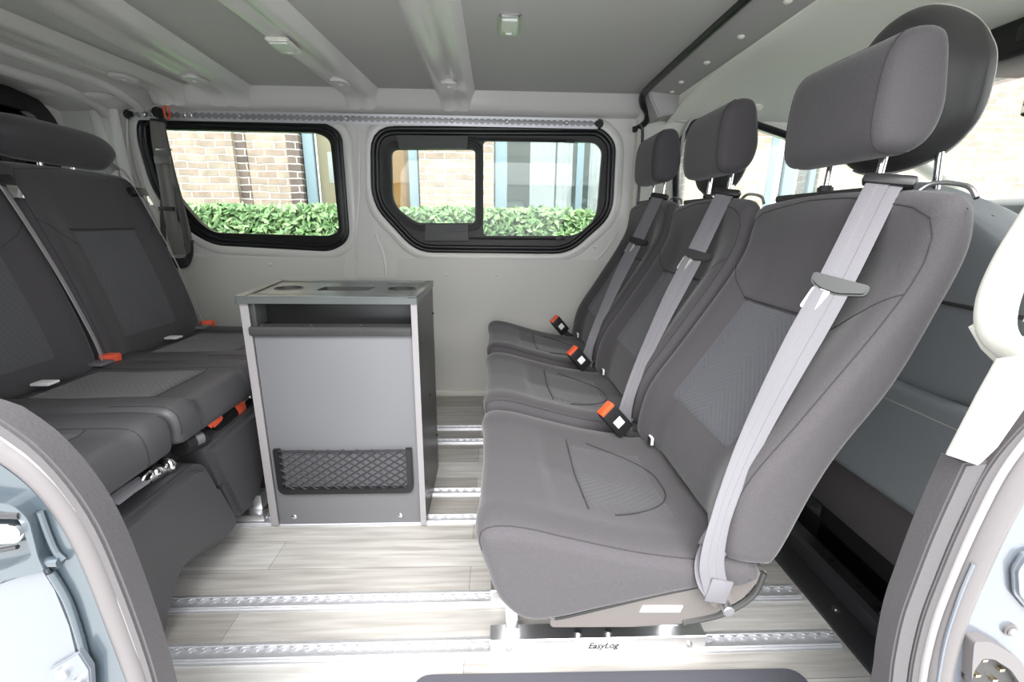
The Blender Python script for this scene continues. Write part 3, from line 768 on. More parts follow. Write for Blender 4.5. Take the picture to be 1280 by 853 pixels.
# wall rail
o = track(1.925, .040, False).build('wall_rail', M['alu_r'], sm=False)
o.rotation_euler = (PI/2, 0, 0); o.location = (-1.49, YF-.012, 1.233)
tag(o, 'long perforated aluminium rail fixed above the side windows', 'rail')
box('backing', M['railback'], -1.49, .435, YF-.0125, YF-.002, 1.215, 1.251, .001, None).name = 'backing'
bk = bpy.data.objects['backing']; bk.parent = o; bk.matrix_parent_inverse = (Matrix.Translation(o.location) @ Matrix.Rotation(PI/2, 4, 'X')).inverted()
for x in (-1.495, .44):
    e = MB(); e.cyl((x, YF-.022, 1.233), (x, YF-.002, 1.233), .018, 20, bev=.003); e.cyl((x, YF-.026, 1.233), (x, YF-.021, 1.233), .006, 14)
    q = e.build('end_cap', M['black']); q.parent = o; q.matrix_parent_inverse = bk.matrix_parent_inverse
for x in (-1.05, -.62, -.18, .05, .30):
    q = MB().ball((x, YF-.021, 1.233), .006, (1, .5, 1)).build('screw', M['chrome']); q.parent = o; q.matrix_parent_inverse = bk.matrix_parent_inverse
# ================================================================== hanging belt on the wall rail
hbt = empty('hanging_belt', (-1.36, 2.03, 1.2), 'folded grey webbing belt hanging from the rail by the left window', 'belt')
b = MB(); b.cyl((-1.365, YF-.045, 1.238), (-1.365, YF-.018, 1.238), .020, 20, bev=.005); b.box(-1.385, -1.335, YF-.06, YF-.03, 1.19, 1.212, .004); b.build('rail_fitting', M['black'], hbt)
b = MB(); b.tube([(-1.318+.006*math.cos(a), YF-.05+.006*math.cos(a), 1.236+.024*math.sin(a)) for a in [2*PI*i/24 for i in range(24)]], .0035, 8, True); b.build('release_button', M['red'], hbt)
for x in (-1.43, -1.40, -1.27, -1.245): MB().cyl((x, YF-.03, 1.234), (x, YF-.018, 1.234), .011, 16, bev=.002).build('stud', M['chrome'], hbt)
yb = YF-.045
def hp(pts, y): return [at(px, py, y=y) for px, py in pts]
MB().ribbon(spline(hp([(196, 152), (198, 175), (203, 205), (209, 240), (216, 285), (225, 318)], yb-.02), 6), .050, .0022, (0.15, -1, 0)).build('front_webbing', M['web_grey'], hbt, ang=25)
MB().ribbon(spline(hp([(200, 152), (207, 185), (215, 220), (226, 260), (234, 295), (236, 318)], yb+.004), 6), .046, .0022, (-.3, -1, 0)).build('rear_webbing', M['web_grey'], hbt, ang=25)
MB().ribbon(spline(hp([(204, 230), (204, 290), (207, 318), (216, 328), (232, 328), (238, 316), (238, 300)], yb), 6), .044, .0022, [(-.6, -1, .0)]*36+[(-.3, -1, .3)]*1).build('loop_webbing', M['blackmat'], hbt, ang=25)
for (px, py, hh, mm) in ((203, 200, .030, 'web_grey'), (205, 187, .006, 'steel'), (208, 261, .016, 'blackmat')):
    p = at(px, py, y=yb-.022); b = MB(); b.box(p.x-.030, p.x+.030, p.y-.006, p.y+.008, p.z-hh/2, p.z+hh/2, .002); b.build('keeper', M[mm], hbt)
# ================================================================== passenger seats
def make_seat():
    yc = .7775; y0, y1 = .555, 1.0
    t = empty('passenger_seat', (.30, yc, 0), 'charcoal fabric passenger seat nearest the door, on the aluminium bracket', 'seat', 'row of three seats on the right')
    # cushion
    cprof = [(-.026, .372), (-.006, .392), (.045, .388), (.11, .370), (.215, .343), (.31, .328), (.39, .322), (.415, .295), (.385, .272), (.315, .272), (.178, .240), (.091, .219), (.042, .222), (.006, .258), (-.014, .318)]
    def cd(u, y, p):
        k = abs(y-yc)/.2225; top = max(0, min(1, (p.y-.30)/.03))
        return -.012*top*max(0, 1-k/.75)*(1 if p.x > .1 else .3)+.004*top*math.exp(-((k-.78)/.12)**2)
    cu = Pad(cprof, y0, y1, .026, disp=cd)
    co_ = cu.mesh('seat_cushion', M['fab'], t)
    ui = cu.s_at(.155, .355); uj = cu.s_at(.315, .325)
    cu.patch('cushion_insert', M['fab_cin'], min(ui, uj), max(ui, uj), yc-.115, yc+.115, co_, h=.0012)
    uf = cu.s_at(-.02, .35); uf2 = cu.s_at(.02, .393)
    ub = cu.s_at(.39, .322)
    def U(x, z): return cu.s_at(x, z)
    sid = [(U(-.014, .35), y0+.010), (U(.02, .392), y0+.012), (U(.11, .37), y0+.012), (U(.215, .343), y0+.012), (U(.35, .325), y0+.012)]
    sid2 = [(u, y0+y1-y) for u, y in sid]
    fr = [(U(-.02, .385), y0+.010), (U(.0, .393), y0+.06), (U(.035, .389), yc), (U(.0, .393), y1-.06), (U(-.02, .385), y1-.010)]
    li = [(U(.155, .36), yc-.125), (U(.155, .36), yc+.125)]; ua_, ub_ = U(.33, .326), U(.21, .345)
    li2 = [(ua_+(ub_-ua_)*abs(q_/12)**2.6, yc+.128*q_/12) for q_ in range(-12, 13)]
    cu.seam([li, li2], M['seam'], co_, r=.0010, eps=.0024)
    cu.seam([sid, sid2], M['seam'], co_)
    # backrest
    bprof = [(.352, .326), (.343, .365), (.364, .455), (.430, .562), (.515, .700), (.547, .770), (.557, .822), (.562, .862), (.583, .878), (.606, .860), (.614, .80), (.594, .716), (.556, .606), (.503, .509), (.474, .440), (.436, .325), (.405, .312)]
    def bd(u, y, p):
        k = abs(y-yc)/.2225; fr_ = -bk_.Nn[int(u*bk_.n) % bk_.n].x; fr_ = max(0, min(1, (fr_-.1)/.4))
        zf = max(0, min(1, (.83-p.y)/.12))
        q = max(0, min(1, (k-.45)/.4)); q = q*q*(3-2*q)
        return -.026*fr_*zf*(1-q)
    def bw(v):
        k = (v.y-yc)/.2225; return Vector((v.x, v.y, v.z-.016*max(0, (v.z-.72)/.16)*k*k))
    bk_ = Pad(bprof, y0, y1, .030, my=34, n=110, disp=bd, warp=bw)
    bo = bk_.mesh('backrest', M['fab'], t)
    V = bk_.s_at
    bk_.patch('backrest_insert', M['fab_in'], min(V(.364, .46), V(.505, .685)), max(V(.364, .46), V(.505, .685)), yc-.115, yc+.135, bo, h=.0025)
    e = .012
    s1 = [(V(.355, .325), y0+e), (V(.344, .36), y0+e), (V(.364, .455), y0+e), (V(.43, .562), y0+e), (V(.515, .70), y0+e), (V(.55, .79), y0+e), (V(.558, .825), y0+e+.002), (V(.560, .848), y0+.022), (V(.563, .860), y0+.05), (V(.566, .866), yc-.05), (V(.566, .866), yc+.05), (V(.563, .860), y1-.05), (V(.560, .848), y1-.022), (V(.558, .825), y1-e-.002), (V(.55, .79), y1-e), (V(.515, .70), y1-e), (V(.43, .562), y1-e), (V(.364, .455), y1-e), (V(.345, .36), y1-e)]
    s2 = [(V(.535, .74), y0+e), (V(.52, .71), y0+.05), (V(.50, .675), yc-.115)]; s3 = [(a, y0+y1-c) for a, c in s2]
    cr_ = [(V(.505, .685), yc-.112), (V(.505, .685), yc+.132)]
    bk_.seam([s1, s2, s3], M['seam'], bo); bk_.seam([cr_], M['seam'], bo, r=.0016, name='crease', eps=.0026)
    # head restraint
    hprof = [(.542, .943), (.537, .99), (.540, 1.045), (.552, 1.074), (.575, 1.088), (.603, 1.089), (.620, 1.073), (.631, 1.03), (.637, .985), (.626, .945), (.598, .925), (.560, .925)]
    hp_ = Pad(hprof, yc-.115, yc+.118, .027, n=56, my=12)
    ho = hp_.mesh('headrest', M['fab'], t)
    Q = hp_.s_at
    hs = [(Q(.60, .925), yc-.100), (Q(.56, .93), yc-.098), (Q(.545, .96), yc-.097), (Q(.546, 1.02), yc-.097), (Q(.556, 1.06), yc-.097), (Q(.578, 1.082), yc-.09)]
    hs2 = [(a, 2*yc+.006-c) for a, c in hs]
    hp_.seam([hs+hs2[::-1]], M['seam'], ho, r=.001)
    for dy in (-.052, .062):
        MB().cyl((.602, yc+dy, .875), (.606, yc+dy, .95), .0055, 14).build('headrest_post', M['chrome'], ho)
    b = MB(); b.box(.576, .600, yc-.10, yc+.17, .868, .881, .004); b.cyl((.602, yc-.052, .88), (.602, yc-.052, .893), .013, 16, bev=.003); b.cyl((.602, yc+.062, .88), (.602, yc+.062, .893), .013, 16, bev=.003)
    b.build('top_trim', M['blackmat'], bo)
    # shell with side cover
    b = MB(); sh = [(.088, .235), (.088, .203), (.22, .200), (.30, .204), (.350, .222), (.392, .252), (.420, .296), (.424, .300), (.36, .296), (.30, .285), (.178, .252)]
    b.prism(rounded(sh, .008), 'y', .566, .990, bev=.006)
    so = b.build('seat_shell', M['shell'], t)
    b = MB(); b.tube(spline([(x, .566, z-.001) for x, z in [(.095, .222), (.115, .226), (.178, .243), (.25, .262), (.315, .277)]], 5), .003, 8); b.build('gap_shadow_strip', M['black'], so); so.children[-1].name = 'painted_gap_shadow'  # black strip stands in for the shadow in the gap under the cushion
    b = MB(); b.tube(spline([(x, .566, z) for x, z in [(.418, .30), (.405, .255), (.36, .222), (.30, .207)]], 5), .005, 8); b.build('rim', M['framegrey'], so)
    p0, p1 = at(800, 763, y=.565), at(850, 763, y=.565)
    b = MB(); b.prism([(p0.x, p0.z-.004), (p1.x, p1.z-.004), (p1.x+.004, p1.z+.008), (p0.x+.004, p0.z+.008)], 'y', .5645, .567); b.build('sticker', M['white'], so)
    # belt
    path = [(.566, .664, .880), (.562, .662, .876), (.554, .659, .862), (.500, .634, .738), (.443, .615, .625), (.390, .597, .522), (.352, .574, .44), (.330, .555, .38), (.324, .546, .335), (.330, .5425, .305), (.338, .541, .285)]
    nr = [(-.65, -.62, .35), (-.65, -.62, .35), (-.65, -.62, .35), (-.6, -.7, .3), (-.55, -.78, .25), (-.5, -.8, .2), (-.35, -.9, .1), (-.15, -1, 0), (-.05, -1, 0), (0, -1, 0), (0, -1, 0)]
    path = [tuple(Vector(v)+Vector((-.010, -.004, .004))*(.9 if 2 < i_ < 5 else .3)) for i_, v in enumerate(path)]
    P = spline(path, 6); NR = spline(nr, 6)
    WW = [.044 if v.z > .66 else .044-.016*min(1, (.66-v.z)/.22) if v.z > .40 else .028+.009*min(1, (.40-v.z)/.07) for v in P]
    be = MB().ribbon(P, WW, .0022, [tuple(v) for v in NR]).build('seat_belt', M['web'], t, ang=25)
    MB().ribbon(spline([(.395, .63, .345), (.345, .585, .342), (.322, .556, .330), (.322, .545, .308), (.334, .5395, .290)], 5), .040, .0022, [(-.3, -.5, .8)]*8+[(-.15, -.95, .2)]*13).build('lap_belt', M['web'], t, ang=25)
    b = MB(); b.box(.318, .352, .5375, .5415, .272, .312, .0015, Matrix.Translation(Vector((.335, .54, .296))) @ Matrix.Rotation(.2, 4, 'Y') @ Matrix.Translation(Vector((-.335, -.54, -.296)))); b.build('stitched_end', M['web'], be)
    b = MB(); b.cyl((.350, .566, .262), (.350, .530, .262), .0085, 20, bev=.0015); b.build('anchor_bolt', M['steel'], t)
    b = MB(); b.prism(rounded([(.318, .276), (.352, .288), (.366, .268), (.356, .248), (.336, .252)], .008), 'y', .548, .556, bev=.001); b.build('anchor_plate', M['shell'], t)
    # belt guide on the shoulder
    t0 = (Vector(path[3])-Vector(path[1])).normalized(); n0 = Vector((-.65, -.62, .35)); n0 = (n0-t0*n0.dot(t0)).normalized(); sg0 = t0.cross(n0)
    mt = Matrix.Translation(Vector((.567, .662, .886))) @ Matrix((sg0, t0, n0)).transposed().to_4x4()
    b = MB(); b.box(-.032, .032, -.008, .009, -.010, .008, .005, mt); b.build('belt_guide', M['black'], bo)
    b = MB(); b.tube(spline([(.592, .640, .868), (.600, .625, .880), (.612, .592, .874), (.612, .575, .858)], 5), .0032, 8); b.build('guide_bracket', M['steel'], bo)
    # tongue
    O = Vector((.497, .631, .735)); tt = (Vector(path[5])-Vector(path[2])).normalized(); nn = Vector((-.6, -.7, .3)); nn = (nn-tt*nn.dot(tt)).normalized(); ss = tt.cross(nn)
    if ss.x > 0: ss = -ss      # ss towards -x
    mt = Matrix.Translation(O+nn*.004) @ Matrix((ss, tt, nn)).transposed().to_4x4()
    b = MB(); b.prism(rounded([(-.036, -.012), (.036, -.012), (.034, .004), (.020, .012), (-.004, .014), (-.036, .004)], .006), 'z', -.004, .007, bev=.003)
    for v in b.bm.verts: v.co = mt @ v.co
    to = b.build('belt_tongue', M['black'], be)
    b = MB(); b.prism(rounded([(.004, .010), (.028, .010), (.032, .044), (.012, .044)], .004), 'z', .001, .004, bev=.0008, holes=[rounded([(.013, .022), (.023, .022), (.025, .036), (.017, .036)], .002)])
    for v in b.bm.verts: v.co = mt @ v.co
    b.build('tongue_plate', M['chrome'], to)
    # buckle on its stalk
    bc = Vector((.282, .958, .378)); ax = Vector((-.62, -.10, .70)).normalized(); nf = Vector((-.15, -.8, .45)); nf = (nf-ax*nf.dot(ax)).normalized(); sd = ax.cross(nf)
    mt = Matrix.Translation(bc) @ Matrix((sd, ax, nf)).transposed().to_4x4() @ Matrix.Scale(1.22, 4)
    b = MB(); b.box(-.018, .018, -.032, .030, -.011, .011, .003, mt); bu = b.build('buckle', M['black'], t)
    b = MB(); b.box(-.016, .016, .026, .036, -.010, .010, .002, mt); b.build('release_button', M['red'], bu)
    b = MB(); b.box(-.009, .009, -.012, .006, .0105, .0118, .0005, mt); b.build('buckle_label', M['white'], bu)
    b = MB(); b.tube(spline([mt @ Vector((0, -.03, 0)), mt @ Vector((.002, -.05, 0)), Vector((.345, .972, .325)), Vector((.365, .975, .300))], 5), .012, 10, flat=(.45, (0, 1, .3))); b.build('buckle_stalk', M['framegrey'], bu)
    b = MB(); b.box(.352, .358, .905, .925, .338, .356, .001); b.build('tag', M['white'], bo)
    b = MB(); b.box(.349, .3535, .907, .920, .340, .354, .0005); b.build('tag_print', M['black'], bo)
    # under frame on the rails
    for x in (.022, .345):
        b = MB(); b.box(x, x+.026, .715, .845, .034, .040, .001); b.box(x, x+.026, .735, .745, .036, .235, .002); b.box(x, x+.026, .815, .825, .036, .235, .002)
        b.build('leg', M['alu'], t)
    b = MB(); b.box(.10, .38, .60, .96, .185, .215, .01); b.build('seat_pan', M['blackmetal'], t)
    return t
def rail_foot(y0, y1, par, label=True):
    b = MB(); b.prism([(y0, .006), (y0, .036), (y0+.002, .038), (y1-.002, .038), (y1, .036), (y1, .006)], 'x', -.008, .418, bev=.001)
    f = b.build('rail_bracket', M['alu'], par)
    for x in (.165, .225): 
        q = MB(); q.cyl((x, y0+.014, .037), (x, y0+.014, .043), .007, 18, bev=.0015); q.build('bolt', M['steel'], f)
    for x in (.028, .385):
        q = MB(); q.cyl((x, y0+.001, .018), (x, y0-.004, .018), .006, 16, bev=.001); q.build('bolt', M['steel'], f)
    return f
seat = make_seat()
f = rail_foot(.690, .728, seat)
b = MB(); b.box(.155, .262, .6885, .691, .008, .035, .0003); lb = b.build('bracket_label', M['white'], f)
mt = Matrix.Translation(Vector((.212, .6880, .022))) @ Matrix.Rotation(PI/2, 4, 'X')
text_mesh('label_text', 'EasyLog', .0185, M['black'], mt, f, shear=.35)
rail_foot(.812, .846, seat)
s2 = copy_tree(seat); s2.location.y += .47; s2.scale.z = 1.015; s2['label'] = 'charcoal fabric passenger seat in the middle of the row of three'
s3 = copy_tree(seat); s3.location.y += .94; s3.scale.z = 1.035; s3['label'] = 'charcoal fabric passenger seat against the far side wall'
for q, dz in ((s2, .008), (s3, .008)):
    for c in q.children:
        if c.name.startswith('headrest'): c.location.z += dz
# ================================================================== cab seats (leather, facing forward)
def make_cab():
    yc = .885; y0, y1 = .655, 1.115
    t = empty('cab_seat', (.9, yc, -.06), 'grey leather driver seat behind the near passenger seat, with white stitched headrest', 'seat', 'leather cab seats')
    prof = [(.872, .30), (.868, .42), (.846, .60), (.812, .74), (.776, .85), (.775, .895), (.815, .905), (.86, .87), (.90, .76), (.945, .60), (.985, .42), (.985, .30)]
    def wd(v):      # shoulders curve inwards at the top
        k = (v.y-yc)/.23; s_ = 1-.55*max(0, (v.z-.70)/.21)**3.2
        return Vector((v.x+.05*k*k*(.6 if v.x < .9 else -.2), yc+(v.y-yc)*s_, v.z-.045*max(0, (v.z-.62)/.28)*k*k))
    p = Pad(prof, y0, y1, .05, my=30, n=90, warp=wd)
    o = p.mesh('backrest', M['leather'], t)
    U = p.s_at
    p.seam([[(U(.826, .69), y0+.02), (U(.826, .69), y1-.02)]], M['leather_dk'], o, r=.004, name='piping')
    p.seam([[(U(.826, .69), y0+.05), (U(.846, .60), y0+.04), (U(.868, .42), y0+.035), (U(.872, .33), y0+.035)], [(U(.826, .69), y0+.02), (U(.846, .60), y0+.012), (U(.868, .42), y0+.01)]], M['thread'], o, r=.0011)
    pk = Pad([(.855, .255), (.850, .34), (.838, .46), (.836, .50), (.862, .505), (.878, .47), (.892, .30), (.892, .25)], y0-.01, y1+.01, .03, n=60, my=12)
    q = pk.mesh('back_pocket', M['leather'], t)
    pk.seam([[(pk.s_at(.8365, .465), y0+.01), (pk.s_at(.8365, .465), y1-.01)]], M['thread'], q, r=.0009)
    b = MB(); b.box(.872, 1.35, y0-.02, y1+.02, .09, .27, .03); b.build('seat_base_skirt', M['carpet'], t)
    b = MB(); b.box(.95, 1.42, y0, y1, .26, .38, .05, seg=4); b.build('seat_cushion', M['leather'], t)
    b = MB(); b.box(.93, 1.30, y0+.03, y1-.03, -.06, .12, .01); b.build('seat_pedestal', M['blackmetal'], t)
    hp = [(.735, .945), (.716, 1.03), (.716, 1.12), (.738, 1.190), (.776, 1.204), (.808, 1.165), (.828, 1.06), (.820, .96), (.778, .925)]
    def hw(v):
        k = (v.y-(yc+.032))/.140; zz = (v.z-1.05)/.135
        sc = 1-.30*max(0, zz)**3-.28*max(0, -zz)**3
        return Vector((.800+(v.x-.800)*(1-.72*min(1, abs(k))**3.5), yc+.032+(v.y-yc-.032)*sc, v.z-.028*k*k*max(-1, min(1, zz*1.4))))
    hd_ = Pad(hp, yc-.112, yc+.172, .040, n=64, my=18, warp=hw)
    ho = hd_.mesh('headrest', M['leather_dk'], t)
    Q = hd_.s_at
    ya_ = yc-.108
    yz = yc+.172
    e_ = ya_+.003
    sd = [(Q(.778, .925), ya_+.05), (Q(.80, .935), e_+.016), (Q(.820, .96), e_+.003), (Q(.827, 1.0), e_), (Q(.828, 1.06), e_), (Q(.822, 1.12), e_), (Q(.808, 1.165), e_+.003), (Q(.79, 1.195), e_+.016), (Q(.776, 1.204), e_+.05), (Q(.772, 1.204), yc+.03), (Q(.772, 1.204), yz-.04)]
    hd_.seam([sd, [(Q(.79, .93), ya_+.05), (Q(.765, .932), yc+.03), (Q(.765, .932), yz-.04)]], M['thread'], ho, r=.0021, eps=.0022)
    for dy in (-.060, .085): MB().cyl((.80, yc+dy, .86), (.785, yc+dy, .98), .0065, 14).build('headrest_post', M['chrome'], ho)
    return t
cab = make_cab()
c2 = copy_tree(cab); c2.location.y += .72; c2['label'] = 'leather cab passenger seat, its dark headrest half hidden behind the middle seat headrest'
# ================================================================== rear bench (left)
bn = empty('bench_seat', (-.95, .99, 0), 'charcoal fabric bench seat on the left, two backrests and wide headrest in view', 'seat')
def bench_back(y0, y1):
    yc = (y0+y1)/2
    # leans to the rear; front faces +x
    pr = [(-1.075, .415), (-1.062, .47), (-1.088, .60), (-1.135, .76), (-1.182, .89), (-1.205, .942), (-1.245, .960), (-1.280, .942), (-1.287, .89), (-1.24, .76), (-1.19, .60), (-1.16, .44), (-1.13, .405)]
    hw_ = (y1-y0)/2
    def dd(u, y, p):
        k = abs(y-yc)/hw_; nx = B.Nn[int(u*B.n) % B.n].x; f_ = max(0, min(1, (nx-.1)/.4)); zf = max(0, min(1, (.93-p.y)/.12))
        q = max(0, min(1, (k-.45)/.4)); q = q*q*(3-2*q); return -.016*f_*zf*(1-q)
    def wd(v):
        k = (v.y-yc)/hw_; return Vector((v.x, v.y, v.z-.004*max(0, (v.z-.85)/.12)*k*k))
    B = Pad(pr, y0, y1, .032, n=90, my=28, disp=dd, warp=wd)
    o = B.mesh('backrest', M['fab'], bn); V = B.s_at
    a, c = V(-1.064, .475), V(-1.150, .80)
    B.patch('backrest_insert', M['fab_bin'], min(a, c), max(a, c), yc-.115, yc+.115, o, h=.0022)
    e = .012
    B.seam([[(V(-1.07, .44), y0+e), (V(-1.088, .60), y0+e), (V(-1.135, .76), y0+e), (V(-1.185, .9), y0+e), (V(-1.205, .945), y0+.03), (V(-1.225, .965), yc), (V(-1.205, .945), y1-.03), (V(-1.185, .9), y1-e), (V(-1.135, .76), y1-e), (V(-1.088, .60), y1-e), (V(-1.07, .44), y1-e)],
            [(V(-1.155, .82), y0+e), (V(-1.142, .775), y0+.05), (V(-1.135, .76), yc-.115)], [(V(-1.155, .82), y1-e), (V(-1.142, .775), y1-.05), (V(-1.135, .76), yc+.115)]], M['seam'], o)
    B.seam([[(c, yc-.115), (c, yc+.115)]], M['seam'], o, r=.002, name='crease', eps=.002)
    # shoulder belt lying over the far bolster
    P = spline([(-1.265, y1-.045, .975), (-1.235, y1-.04, .985), (-1.205, y1-.035, .968), (-1.165, y1-.022, .86), (-1.11, y1-.008, .68), (-1.072, y1+.002, .52), (-1.06, y1+.004, .445), (-1.055, y1+.003, .425)], 6)
    be = MB().ribbon(P, [.046-(.011*min(1, max(0, (i-12)/20))) for i in range(len(P))], .0022, [(.75, .35, .45)]*14+[(.8, .5, .1)]*(len(P)-14)).build('seat_belt', M['web_lifted'], bn, ang=25)
    mt = Matrix.Translation(Vector((-1.182, y1-.026, .905))) @ Matrix.Rotation(R_(-22), 4, 'Y')
    b = MB(); b.box(-.006, .012, -.034, .034, -.014, .014, .005, mt); tg = b.build('belt_tongue', M['black'], be)
    b = MB(); b.box(.004, .009, .004, .03, -.045, -.010, .001, mt); b.build('tongue_plate', M['chrome'], tg)
    b = MB(); b.box(-1.075, -1.035, y1+.005, y1+.035, .440, .462, .003); b.build('buckle', M['orange'], bn)
    b = MB(); b.box(-1.085, -1.03, y1-.04, y1+.003, .444, .452, .002); b.build('belt_end', M['web'], bn)
    b = MB(); b.box(-1.065, -1.025, yc+.02, yc+.05, .446, .452, .001); b.build('tag', M['white'], bn)
    return o
bb = bench_back(1.205, 1.625); bb2 = bench_back(.775, 1.195)
# wide headrest
def hwarp(v):
    k = (v.y-1.415)/.19; return Vector((v.x-.012*k*k, v.y, 1.022+(v.z-1.022)*(1-.38*abs(k)**5)-.004*k+.0*k))
HP = Pad([(-1.200, 1.005), (-1.196, 1.035), (-1.215, 1.066), (-1.25, 1.078), (-1.285, 1.06), (-1.295, 1.02), (-1.275, .975), (-1.235, .968)], 1.225, 1.605, .055, n=60, my=20, warp=hwarp)
ho = HP.mesh('headrest', M['fab'], bn)
for y in (1.36, 1.46): MB().cyl((-1.25, y, .95), (-1.25, y, 1.02), .0055, 12).build('headrest_post', M['chrome'], ho)
# cushions
def bench_cushion(y0, y1, bol):
    pr = [(-1.10, .335), (-1.10, .42), (-1.06, .442), (-.93, .442), (-.80, .446), (-.700, .446), (-.668, .436), (-.657, .41), (-.660, .375), (-.675, .357), (-.82, .345)]
    def wd(v): return Vector((v.x-(.026 if y0 > 1.2 else 0)*max(0, min(1, (v.x+1.05)/.35)), v.y, v.z))
    def dd(u, y, p):
        e = min(y-y0, y1-y); return -.012*max(0, min(1, (e-.06)/.03))*max(0, min(1, (p.y-.37)/.05))
    B = Pad(pr, y0, y1, .022, n=90, my=30, warp=wd, disp=dd)
    o = B.mesh('seat_cushion', M['leatherette'], bn); V = B.s_at
    pts = []
    for yy in (y0+.075, y1-.075):
        pts.append([(V(-1.05, .442), yy), (V(-.80, .446), yy), (V(-.70, .446), yy), (V(-.657, .40), yy), (V(-.675, .357), yy)])
    pts.append([(V(-.76, .446), y0+.075), (V(-.76, .446), y1-.075)])
    for yy in (y0+.012, y1-.012): pts.append([(V(-.80, .446), yy), (V(-.70, .446), yy), (V(-.668, .436), yy), (V(-.66, .38), yy)])
    B.seam(pts, M['seam'], o, r=.0011)
    a, c = V(-.76, .446), V(-1.04, .442)
    B.patch('cushion_insert', M['fab_cin'], min(a, c), max(a, c), y0+.08, y1-.08, o, h=.0015)
    return o
bench_cushion(.46, .868, .07); bench_cushion(.876, 1.235, .07); bench_cushion(1.243, 1.66, .07)
# lower upholstered panels
def lower(outline, xa, y_ref):
    b = MB(); b.prism(rounded(outline, .022, 4), 'x', -.80, xa, bev=.016, seg=4)
    for v in b.bm.verts:
        k = (v.co.x+.80)/(xa+.80); v.co.z -= .02*max(0, k-.2) if v.co.z > .2 else 0
    return b.build('lower_panel', M['leatherette'], bn, ang=60)
l1 = lower([(.50, .315), (.915, .312), (.955, .285), (.985, .20), (1.028, .09), (1.018, .055), (.95, .052), (.875, .088), (.815, .098), (.775, .05), (.745, .0), (.50, .005)], -.657, .75)
l2 = lower([(.962, .322), (1.225, .330), (1.245, .30), (1.175, .115), (1.14, .075), (1.07, .058), (1.036, .07), (.995, .20)], -.660, .95)
b = MB(); b.tube(spline([(-.672, .51, .2985), (-.672, .70, .2975), (-.672, .92, .2955)], 5), .0011, 6); b.build('seam', M['seam'], l1)
b = MB(); b.tube(spline([(-.675, .975, .3045), (-.675, 1.10, .308), (-.675, 1.22, .3125)], 5), .0011, 6); b.build('seam', M['seam'], l2)
# mechanism in the gap under the cushions
b = MB(); b.box(-1.08, -.72, .50, 1.62, .28, .325, .004); b.box(-1.1, -.80, .50, .54, .0, .28, .004); b.box(-1.1, -.80, 1.18, 1.22, .0, .28, .004); b.box(-1.12, -.80, 1.56, 1.60, .0, .28, .004)
b.box(-1.14, -.74, .5, 1.62, .06, .09, .004)
b.build('frame', M['blackmetal'], bn)
XM = -.69
def gm(px, py, dx=0): return at(px, py, x=XM+dx)
b = MB(); b.cyl(gm(222, 560), gm(252, 548), .021, 20, bev=.004); b.build('roller', M['black'], bn)
b = MB(); b.cyl(gm(236, 553), gm(245, 549), .0218, 20); b.build('roller_band', M['steel'], bn)
b = MB(); b.cyl(gm(182, 602), gm(216, 580), .010, 18, bev=.003); b.ball(gm(208, 582), .019, (1, .6, 1)); b.ball(gm(194, 590), .013); b.build('release_rod', M['chrome'], bn)
c0 = gm(184, 597, .02); b = MB(); b.tube([c0+Vector((.003*math.sin(a), .013*math.cos(a), .010*math.sin(a))) for a in [2*PI*i/16 for i in range(16)]], .003, 8, True); b.build('ring', M['chrome'], bn)
MB().ribbon([gm(140, 628, .02), gm(160, 613, .02), gm(180, 600, .02)], .024, .002, (.6, 0, 1)).build('pull_strap', M['web'], bn, ang=25)
b = MB(); b.cyl(gm(262, 540, -.02), gm(306, 498, -.02), .024, 20, bev=.004); b.build('strut', M['black'], bn)
b = MB(); b.cyl(gm(287, 517, -.02), gm(296, 508, -.02), .0252, 20); b.build('strut_band', M['orange'], bn)
MB().ribbon(spline([gm(262, 534), gm(268, 522), gm(276, 522), gm(266, 532)], 5), .014, .002, (1, 0, .3)).build('loop', M['orange'], bn, ang=25)
b = MB(); b.cyl(gm(304, 502), gm(322, 488), .005, 12); b.ball(gm(312, 495), .011); b.ball(gm(317, 490), .009); b.build('cable_end', M['chrome'], bn)
b = MB(); b.box(-.80, -.64, 1.10, 1.13, .009, .03, .002); b.box(-.72, -.655, 1.125, 1.165, .03, .075, .002); b.build('floor_bracket', M['alu'], bn)
b = MB(); b.tube(spline([(-.70, 1.10, .05), (-.69, 1.13, .10), (-.70, 1.2, .15)], 5), .008, 8); b.cyl((-.685, 1.10, .045), (-.685, 1.12, .045), .009, 12); b.build('floor_catch', M['blackmetal'], bn)
# ================================================================== cabinet
cb = empty('storage_cabinet', (-.40, 1.24, 0), 'grey storage cabinet with cup holders and a net pocket, by the bench', 'cabinet')
def q4(p, z0, z1, bev=.001):
    b = MB(); b.prism(p, 'z', z0, z1, bev=bev); return b
XL, XRr, y0, y1, xl2 = -.614, -.190, 1.085, 1.392, -.662
q4([(XL, y0), (XL+.020, y0), (xl2+.018, y1), (xl2, y1)], .006, .628).build('side_panel', M['cabside'], cb, sm=False)
b = q4([(XRr-.014, y0-.004), (XRr, y0-.004), (XRr-.004, y1), (XRr-.018, y1)], .006, .628); rs = b.build('side_panel', M['cabdark'], cb, sm=False)
b = q4([(XRr-.0145, y0-.0055), (XRr+.0005, y0-.0055), (XRr+.0005, y0-.003), (XRr-.0145, y0-.003)], .006, .628, .0005); b.build('edge_band', M['cabside'], rs, sm=False)
b = MB()
for y, z in ((1.12, .52), (1.36, .55), (1.12, .12), (1.36, .14), (1.24, .33)): b.cyl((XRr-.004, y, z), (XRr+.0022-.0000, y, z), .003, 10)
b.build('screw', M['black'], rs)
q4([(xl2+.018, y1-.012), (XRr-.018, y1-.012), (XRr-.018, y1), (xl2+.018, y1)], .006, .628).build('back_panel', M['cabdark'], cb, sm=False)
